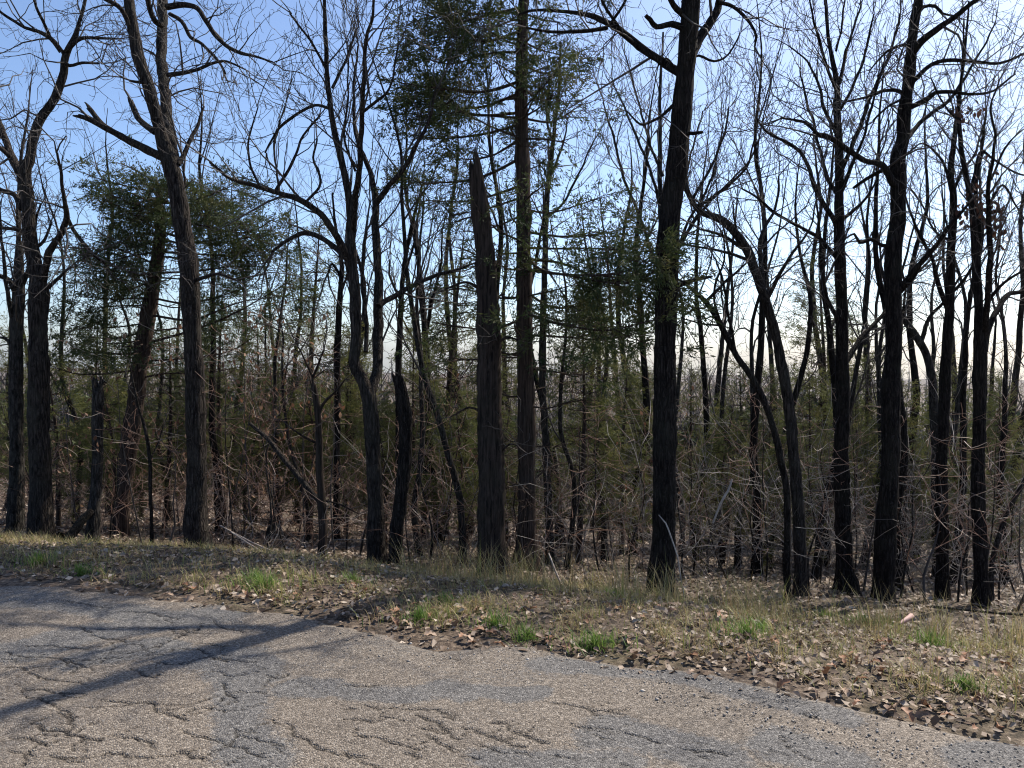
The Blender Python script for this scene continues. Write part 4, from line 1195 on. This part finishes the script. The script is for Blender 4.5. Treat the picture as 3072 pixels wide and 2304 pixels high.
place_all(saps, 'sapling', 'sapling', 'thin leafless sapling among the trunks', 'saplings among the trunks', build_sapling)
for o in [o for o in COL.objects if o.get('group') == 'saplings among the trunks']:
    if any(c.name.startswith('foliage') for c in o.children):
        o['label'] = o['label'].replace('thin leafless sapling among the trunks', 'sapling with brown dry leaves')

# ------------------------------------------------------------------ far woods and undergrowth (masses)
rs = np.random.RandomState(17)
pr = random.Random(18)
T = Tubes(); G = Sprays()
count = 0
while count < 3600:
    d = 27 * (16.5 ** rs.rand())
    px = rs.uniform(-250, 2460)
    x = xw(px, d)
    z = gz(x, d)
    H = rs.uniform(7, 12) if d < 60 else rs.uniform(9, 16)
    if d < 90:
        H *= 0.8
    if d < 110:
        H = min(H, (0.9 - z) * rs.uniform(0.5, 1.12))
    ev = rs.rand() < 0.12
    lx, ly = rs.randn(2) * 0.06 * H
    r = max(0.05, d * 0.0006) * rs.uniform(0.7, 1.3)
    T.add([(x, d, z - 0.3), (x + lx * 0.4, d + ly * 0.4, z + H * 0.5), (x + lx, d + ly, z + H)], [r * 1.3, r * 0.8, r * 0.15], 3)
    nb = 12 if d < 70 else 7
    for q in range(nb):
        t = rs.uniform(0.25, 0.95)
        b0 = (x + lx * t, d + ly * t, z + H * t)
        a = rs.uniform(0, 6.28); L = H * rs.uniform(0.1, 0.28) * (1.2 - 0.6 * t)
        e = (b0[0] + math.cos(a) * L * 0.6, b0[1] + math.sin(a) * L * 0.6, b0[2] + L * rs.uniform(0.5, 1.0))
        T.add([b0, e], [r * 0.5, r * 0.16], 3)
    if ev and d < 240:
        H2 = H * 0.7
        for q in range(70 if d < 90 else 40):
            t = rs.rand()
            R2 = 0.22 * H2 * (1 - t) ** 0.8
            a = rs.uniform(0, 6.28)
            G.add((x + math.cos(a) * R2 * rs.rand() ** 0.5, d + math.sin(a) * R2 * rs.rand() ** 0.5, z + H2 * (0.12 + 0.88 * t)), (math.cos(a) * 0.8, math.sin(a) * 0.8, 0.3), 0.7)
    count += 1
o = link('far_woods', T.mesh('far_woods'), M_FAR, kind='stuff')
o['label'] = 'grey mass of bare trees on the slopes beyond'
o = link('far_evergreen_foliage', G.mesh('far_evergreen_foliage', (0, 0, 0), 5, per=4, leaf=(0.35, 0.7), wid=(0.06, 0.14)), M_FARG, kind='stuff')
o['label'] = 'dark evergreen tops scattered through the far woods'

T, T2 = Tubes(), Tubes()
BR = dict(wig=0.20, up=0.02, ang=(30, 85), den=3.4, rat=(0.4, 0.85))
for q in range(2300):
    d = pr.uniform(0, 1) ** 1.1 * 17 + 8.6
    px = pr.uniform(-150, 2360)
    x = xw(px, d)
    if d < row(px) + 0.5:
        continue
    z = gz(x, d)
    rightish = pr.random() < min(1, max(0, (px - 900) / 700))
    H = pr.uniform(0.8, 2.6) if rightish else pr.uniform(0.4, 1.7)
    grow(T2 if rightish else T, (x, d, z - 0.02), unit((pr.gauss(0, 0.4), pr.gauss(0, 0.4), 1)), H * pr.uniform(0.6, 1.1), pr.uniform(0.003, 0.007), 1, BR, pr)
o = link('grey_undergrowth', T2.mesh('grey_undergrowth'), M_GBRUSH, kind='stuff')
o['label'] = 'tangled grey brush between the trunks on the right'
o = link('undergrowth', T.mesh('undergrowth'), M_BRUSH, kind='stuff')
o['label'] = 'tangled reddish brown brush filling the wood between the trunks'

# ------------------------------------------------------------------ leaf litter, grass, gravel
def scatter_leaves(n, smin, smax, xmin, xmax, size, seed, pw=1.0):
    r = np.random.RandomState(seed)
    x = r.uniform(xmin, xmax, n)
    s = smin + (smax - smin) * r.rand(n) ** pw
    keep = fbm(x * 1.7, s * 1.7, seed) + 0.25 * r.randn(n) > 0.42 - 0.10 * np.clip(s - 2, 0, 1)
    x, s = x[keep], s[keep]
    y = edge(x) + s
    z = ground_z(x, y) + r.uniform(0.002, 0.035, len(x))
    n = len(x)
    a = r.uniform(0, 6.28, n)
    d = np.stack([np.cos(a), np.sin(a), r.randn(n) * 0.35], 1)
    d /= np.linalg.norm(d, axis=1, keepdims=True)
    up = np.stack([r.randn(n) * 0.4, r.randn(n) * 0.4, np.ones(n)], 1)
    sd = np.cross(up, d); sd /= np.linalg.norm(sd, axis=1, keepdims=True)
    nn = np.cross(d, sd)
    L = r.uniform(size[0], size[1], (n, 1)); W = L * r.uniform(0.2, 0.36, (n, 1)); C = L * r.uniform(0.0, 0.28, (n, 1))
    c = np.stack([x, y, z], 1)
    V = np.stack([c - d * L * 0.5, c + sd * W + nn * C - d * L * 0.05, c + d * L * 0.5 + nn * C * 0.5, c - sd * W + nn * C + d * L * 0.08], 1).reshape(-1, 3)
    i = np.arange(n) * 4
    Fc = np.concatenate([np.stack([i, i + 1, i + 2], 1), np.stack([i, i + 2, i + 3], 1)])
    return V, Fc


parts = [scatter_leaves(52000, 0.1, 4.4, -8, 7, (0.028, 0.062), 501), scatter_leaves(44000, 3.4, 11, -14, 11, (0.045, 0.09), 502), scatter_leaves(26000, 9, 28, -26, 22, (0.08, 0.16), 503, 1.2),
         scatter_leaves(2500, -0.5, 0.3, -3, 5, (0.03, 0.07), 504)]
V = np.concatenate([p[0] for p in parts]); offs = np.cumsum([0] + [len(p[0]) for p in parts])[:-1]
Fc = np.concatenate([p[1] + o_ for p, o_ in zip(parts, offs)])
link('leaf_litter', new_mesh('leaf_litter', V, Fc, smooth=False), M_LITTER, ground, kind='stuff')

# the nearest single oak leaves on the verge, lobed and curled
def lobed(seed):
    r = random.Random(seed)
    n = 7
    V = []; ln = 1.0
    for q in range(n):
        t = q / (n - 1)
        wv = (0.08, 0.20, 0.13, 0.27, 0.17, 0.24, 0.02)[q] * r.uniform(0.85, 1.15)
        cz = 0.16 * math.sin(t * 3.1) * r.uniform(0.6, 1.3)
        V += [(t - 0.5, -wv, cz + wv * 0.5), (t - 0.5, 0, cz), (t - 0.5, wv, cz + wv * 0.5)]
    Q = []
    for q in range(n - 1):
        b = q * 3
        Q += [(b, b + 1, b + 4, b + 3), (b + 1, b + 2, b + 5, b + 4)]
    me = new_mesh('leaf', np.array(V), np.array(Q))
    me.materials.append(LEAFM[seed % 3])
    return me


LEAFM = [plain('fallen_leaf_tan', [(0.3, (0.30, 0.20, 0.135)), (0.7, (0.42, 0.30, 0.21))], 0.6, 4, 0.1), plain('fallen_leaf_russet', [(0.3, (0.21, 0.10, 0.055)), (0.7, (0.32, 0.175, 0.10))], 0.6, 4, 0.1),
         plain('fallen_leaf_brown', [(0.3, (0.11, 0.068, 0.045)), (0.7, (0.20, 0.13, 0.09))], 0.6, 4, 0.1)]
LB = [lobed(q) for q in range(6)]
r = random.Random(77)
cnt = 0
while cnt < 280:
    px = r.uniform(150, 2212)
    x = None
    dd0 = r.uniform(3.3, 5.6)
    x = xw(px, dd0)
    s = dd0 - float(edge(np.array([x]))[0])
    if s < -0.05 or s > 1.6:
        continue
    o = link('leaf', LB[r.randrange(6)], None, ground)
    o.location = (x, dd0, gz(x, dd0) + 0.022)
    o.rotation_euler = (r.gauss(0, 0.4), r.gauss(0, 0.4), r.uniform(0, 6.28))
    sc = r.uniform(0.05, 0.08)
    o.scale = (sc, sc, sc)
    cnt += 1


def blades(x, y, L, W, lean, seed, curl=0.9):
    r = np.random.RandomState(seed)
    n = len(x)
    z = ground_z(x, y) - 0.005
    a = r.uniform(0, 6.28, n)
    h = np.stack([np.cos(a), np.sin(a), np.zeros(n)], 1)
    sd = np.stack([-np.sin(a), np.cos(a), np.zeros(n)], 1)
    p = np.stack([x, y, z], 1)
    th = np.abs(r.randn(n)) * lean
    V = [p - sd * W[:, None], p + sd * W[:, None]]
    for q in range(3):
        dv = h * np.sin(th)[:, None] + np.array([0, 0, 1.0]) * np.cos(th)[:, None]
        p = p + dv * (L / 3)[:, None]
        th = np.minimum(th + curl * r.uniform(0.15, 0.75, n), 2.1)
        if q < 2:
            ww = (W * (0.85 - 0.25 * q))[:, None]
            V += [p - sd * ww, p + sd * ww]
    V.append(p)
    V = np.stack(V, 1).reshape(-1, 3)
    i = np.arange(n) * 7
    Q4 = np.concatenate([np.stack([i, i + 1, i + 3, i + 2], 1), np.stack([i + 2, i + 3, i + 5, i + 4], 1)])
    Q3 = np.stack([i + 4, i + 5, i + 6], 1)
    return V, Q4, Q3


def clumps(n, per, smin, smax, xmin, xmax, rad, seed, thr=0.45):
    r = np.random.RandomState(seed)
    cx = r.uniform(xmin, xmax, n); cs = r.uniform(smin, smax, n)
    k = fbm(cx * 0.9 + 5, cs * 0.9, seed) + 0.12 * r.randn(n) > thr
    cx, cs = cx[k], cs[k]
    x = np.repeat(cx, per) + r.randn(len(cx) * per) * rad
    y = edge(np.repeat(cx, per)) + np.repeat(cs, per) + r.randn(len(cx) * per) * rad
    return x, y


def join(ps):
    V, A, B, o_ = [], [], [], 0
    for v, a, b in ps:
        V.append(v); A.append(a + o_); B.append(b + o_); o_ += len(v)
    return np.concatenate(V), [np.concatenate(A), np.concatenate(B)]


rr = np.random.RandomState(600)
gp = []
x, y = clumps(1700, 30, 0.2, 3.6, -8, 6, 0.06, 601, 0.40)
gp.append(blades(x, y, rr.uniform(0.05, 0.17, len(x)), rr.uniform(0.0012, 0.0026, len(x)), 0.55, 602))
x, y = clumps(150, 30, 1.6, 4.2, -1.0, 5.5, 0.07, 603, 0.40)
gp.append(blades(x, y, rr.uniform(0.18, 0.48, len(x)), rr.uniform(0.0012, 0.0024, len(x)), 0.4, 604, 0.6))
x = rr.uniform(-8, 6, 22000); y = edge(x) + rr.uniform(0.15, 3.8, 22000)
gp.append(blades(x, y, rr.uniform(0.03, 0.11, len(x)), rr.uniform(0.001, 0.0022, len(x)), 0.8, 605))
x, y = clumps(260, 30, 0.5, 2.6, -9, -3.2, 0.07, 606, 0.3)
gp.append(blades(x, y, rr.uniform(0.06, 0.2, len(x)), rr.uniform(0.0014, 0.0026, len(x)), 0.7, 607))
V, FF = join(gp)
o = link('dry_grass', new_mesh('dry_grass', V, FF), M_DRYG, kind='stuff')
o['label'] = 'thin dry tan grass along the verge'

TUFTS = [(905, 1346, 1.0, 'bright green grass tuft by the road edge, first from the middle of the verge'), (1070, 1362, 0.95, 'green grass tuft at the road edge in front of the tall broken snag'),
         (1140, 1387, 0.75, 'small green grass tuft at the gravel edge in front of the tall cedar'), (1286, 1408, 1.0, 'green grass tuft growing out of the gravel edge by a dark patch'),
         (960, 1308, 0.7, 'low green grass tuft higher on the verge before the snag'), (565, 1278, 1.2, 'dark green grass tuft in the shade where the road shadow starts'), (545, 1262, 0.9, 'small shaded green tuft just behind the dark green one'),
         (1615, 1385, 1.1, 'wide green grass patch on the verge below the bowed slim tree'), (1650, 1372, 0.8, 'small green tuft beside the wide green patch'), (1785, 1330, 0.9, 'green grass tuft below the straight upswept tree'),
         (1875, 1345, 1.0, 'leafy green tuft below the knobbly dark oak'), (1915, 1350, 1.1, 'bright green tuft right of the leafy one under the knobbly oak'), (2025, 1412, 1.25, 'large green grass tuft on the verge near the right edge'),
         (2095, 1498, 0.6, 'small green tuft low on the verge near the gravel at right'), (78, 1222, 0.9, 'grass tuft in the sunny tan grass at far left'), (760, 1262, 0.7, 'short green grass tuft in front of the many-stemmed tree'),
         (165, 1246, 0.8, 'shaded grass tuft at the road edge at far left'), (1330, 1290, 0.6, 'small green tuft left of the thick straight oak')]
for q, (px, py, sc, lab) in enumerate(TUFTS):
    dd0 = 5.0
    for _ in range(12):      # where the ray through that point meets the ground
        x = xw(px, dd0); z = gz(x, dd0)
        dd0 = (CAM_H - z) * F_PX * CT / (py * K - 355.0) * 0.5 + dd0 * 0.5
    x = xw(px, dd0); z = gz(x, dd0)
    rr = np.random.RandomState(700 + q)
    n = int(230 * rr.uniform(0.6, 1.3))
    ang = rr.uniform(0, 6.28, n); rad = np.abs(rr.randn(n)) ** 1.3 * 0.065 * sc
    bxs, bys = x + np.cos(ang) * rad * 1.5, dd0 + np.sin(ang) * rad
    v, a, b = blades(bxs, bys, rr.uniform(0.05, 0.17, n) * sc, rr.uniform(0.0016, 0.0032, n), 0.45, 800 + q, 0.7)
    t = thing('grass_tuft', lab, 'grass tuft', (x, dd0, z), group='green tufts along the verge')
    link('blades', new_mesh('blades', v - np.array([x, dd0, z]), [a, b]), M_GREEN, t, kind='stuff')


def stones(x, y, z, size, seed):
    r = np.random.RandomState(seed)
    n = len(x)
    base = np.array([[1, 0, 0], [-1, 0, 0], [0, 1, 0], [0, -1, 0], [0, 0, 0.7], [0, 0, -0.7]], float)
    a = r.uniform(0, 6.28, n); c, s_ = np.cos(a), np.sin(a)
    P = base[None] * (size[:, None, None] * r.uniform(0.55, 1.2, (n, 6, 1)))
    P = np.stack([P[..., 0] * c[:, None] - P[..., 1] * s_[:, None], P[..., 0] * s_[:, None] + P[..., 1] * c[:, None], P[..., 2]], -1)
    P += np.stack([x, y, z], 1)[:, None, :]
    f = np.array([[0, 2, 4], [2, 1, 4], [1, 3, 4], [3, 0, 4], [2, 0, 5], [1, 2, 5], [3, 1, 5], [0, 3, 5]])
    return P.reshape(-1, 3), (np.arange(n)[:, None, None] * 6 + f[None]).reshape(-1, 3)


rr = np.random.RandomState(900)
n = 15000
x = rr.uniform(-4.5, 3.8, n)
s = -0.42 + rr.gamma(1.5, 0.16, n) - 0.25 * rr.rand(n) * np.clip((x - 0.3) / 1.5, 0, 1) * 2
keep = rr.rand(n) < 0.45 * np.clip(0.35 + 0.35 * x, 0.12, 1)
x, s = x[keep], s[keep]
y = edge(x) + s
z = np.where(s < 0, 0.003, ground_z(x, y) + 0.004)
V, Fc = stones(x, y, z, rr.gamma(3.0, 0.0011, len(x)) + 0.0018, 901)
o = link('gravel', new_mesh('gravel', V, Fc, smooth=False), M_STONE, kind='stuff')
o['label'] = 'loose gravel spread along the crumbling road edge'

# ------------------------------------------------------------------ fallen wood
def lying(name, label, cat, pts, mt, seed, twigs=0, k=8):
    """pts: picture x, y, width, depth"""
    rng = random.Random(seed)
    W3 = []
    for (px, py, wd, dd0) in pts:
        p = at(px, py, dd0)
        W3.append((p[0], p[1], max(p[2], gz(p[0], p[1]) + 0.5 * wd * K / F_PX * dd0), 0.5 * wd * K / F_PX * dd0))
    sp = spline(W3, 0.06)
    off = tuple(W3[0][:3])
    root = thing(name, label, cat, off)
    link('stem', stem_mesh('stem', sp, k, off, rng, wob=0.006), mt, root)
    T = Tubes()
    if twigs:
        decorate(T, sp, rng, twigs, (0.15, 0.5), 1, OAK, 0.3, 1.0)
    if T.count():
        link('twigs', T.mesh('twigs', off), mt, root, kind='stuff')
    return root


lying('fallen_log', 'dark log leaning against the narrow grey broken trunk', 'log', [(128, 1188, 24, 9.3), (150, 1160, 21, 9.5), (175, 1128, 18, 9.7), (196, 1104, 15, 9.85)], M_DARK, 1001, k=10)
lying('leaning_pole', 'bare pole slanting down to the splintered thin dead tree', 'pole', [(540, 915, 8, 9.6), (580, 950, 10, 9.5), (630, 1010, 11, 9.3), (690, 1084, 12, 9.0)], M_OAK, 1002, 2)
lying('fallen_branch', 'long pale stem lying at the foot of the tall two-stemmed oak', 'branch', [(350, 1180, 5, 9.0), (450, 1208, 5, 8.7), (560, 1222, 4, 8.4), (700, 1240, 3, 8.1)], M_STICK, 1003, 4)
lying('fallen_branch', 'pale branch sloping from the brush down to the verge, uppermost of three', 'branch', [(475, 1135, 3, 9.6), (540, 1170, 4, 9.3), (610, 1205, 5, 9.0), (680, 1235, 5, 8.6)], M_STICK, 1004, 5)
lying('fallen_branch', 'pale branch sloping to the verge, middle one of three', 'branch', [(500, 1150, 3, 9.2), (580, 1200, 4, 8.9), (650, 1232, 5, 8.4), (740, 1250, 5, 8.0)], M_STICK, 1005, 5)
lying('fallen_branch', 'pale branch sloping to the verge, lowest of three', 'branch', [(400, 1215, 4, 8.6), (500, 1222, 4, 8.4), (600, 1238, 5, 8.1), (690, 1248, 4, 7.8)], M_STICK, 1006, 4)
lying('fallen_branch', 'forked pale twig arching over the leaves right of the snag', 'branch', [(1212, 1262, 4, 7.5), (1195, 1220, 4, 7.6), (1186, 1195, 3, 7.7)], M_STICK, 1007, 4)
lying('fallen_branch', 'thin curved pale stem against the foot of the thick straight oak', 'branch', [(1478, 1290, 3, 6.9), (1462, 1200, 3, 7.0), (1440, 1130, 3, 7.05), (1425, 1112, 2, 7.1)], M_STICK, 1008)
lying('fallen_branch', 'bleached stick standing in the brush left of the bowed slim tree', 'branch', [(1540, 1130, 4, 8.2), (1555, 1090, 5, 8.2), (1572, 1060, 5, 8.2), (1580, 1035, 4, 8.2)], M_STICK, 1009, 2)
lying('broken_board', 'pinkish broken piece of wood lying under the knobbly dark oak', 'wood piece', [(1942, 1348, 7, 5.75), (1955, 1340, 10, 5.8), (1970, 1330, 12, 5.85)],
      plain('pink_wood', [(0.3, (0.36, 0.22, 0.19)), (0.7, (0.50, 0.34, 0.30))], 0.6, 14), 1010, k=6)
lying('fallen_branch', 'grey branch lying across the leaves under the leaf-clumped forked oak', 'branch', [(2010, 1310, 6, 6.6), (2090, 1318, 6, 6.4), (2160, 1325, 5, 6.2), (2260, 1330, 4, 6.0)], M_GREY, 1011, 5)
lying('fallen_branch', 'dark twig lying on the gravel edge at lower right', 'branch', [(2010, 1560, 3, 3.92), (2050, 1566, 4, 3.9), (2090, 1563, 3, 3.92)], M_DARK, 1012, 2)
lying('fallen_branch', 'short bleached stick on the leaves beside the gravel at right', 'branch', [(1865, 1520, 4, 4.2), (1905, 1526, 5, 4.2), (1935, 1522, 4, 4.25)], M_STICK, 1013)

# ------------------------------------------------------------------ air
def air_box(x0, x1, y0, y1, z0, z1, dens):
    V = np.array([(x, y, z) for x in (x0, x1) for y in (y0, y1) for z in (z0, z1)], float)
    Qf = np.array([(0, 1, 3, 2), (4, 6, 7, 5), (0, 4, 5, 1), (2, 3, 7, 6), (0, 2, 6, 4), (1, 5, 7, 3)])
    m = bpy.data.materials.new('haze')
    m.use_nodes = True
    nt = m.node_tree
    nt.nodes.remove(nt.nodes['Principled BSDF'])
    pv = nt.nodes.new('ShaderNodeVolumePrincipled')
    pv.inputs['Color'].default_value = (0.86, 0.92, 1.0, 1)
    pv.inputs['Density'].default_value = dens
    pv.inputs['Anisotropy'].default_value = 0.0
    nt.links.new(pv.outputs[0], nt.nodes['Material Output'].inputs['Volume'])
    o = link('haze', new_mesh('haze', V, Qf, smooth=False), m, kind='stuff')
    o['label'] = 'thin bluish haze over the far slopes'
    return o


air_box(-1500, 1500, -500, 1900, -60, 30, 0.00012)
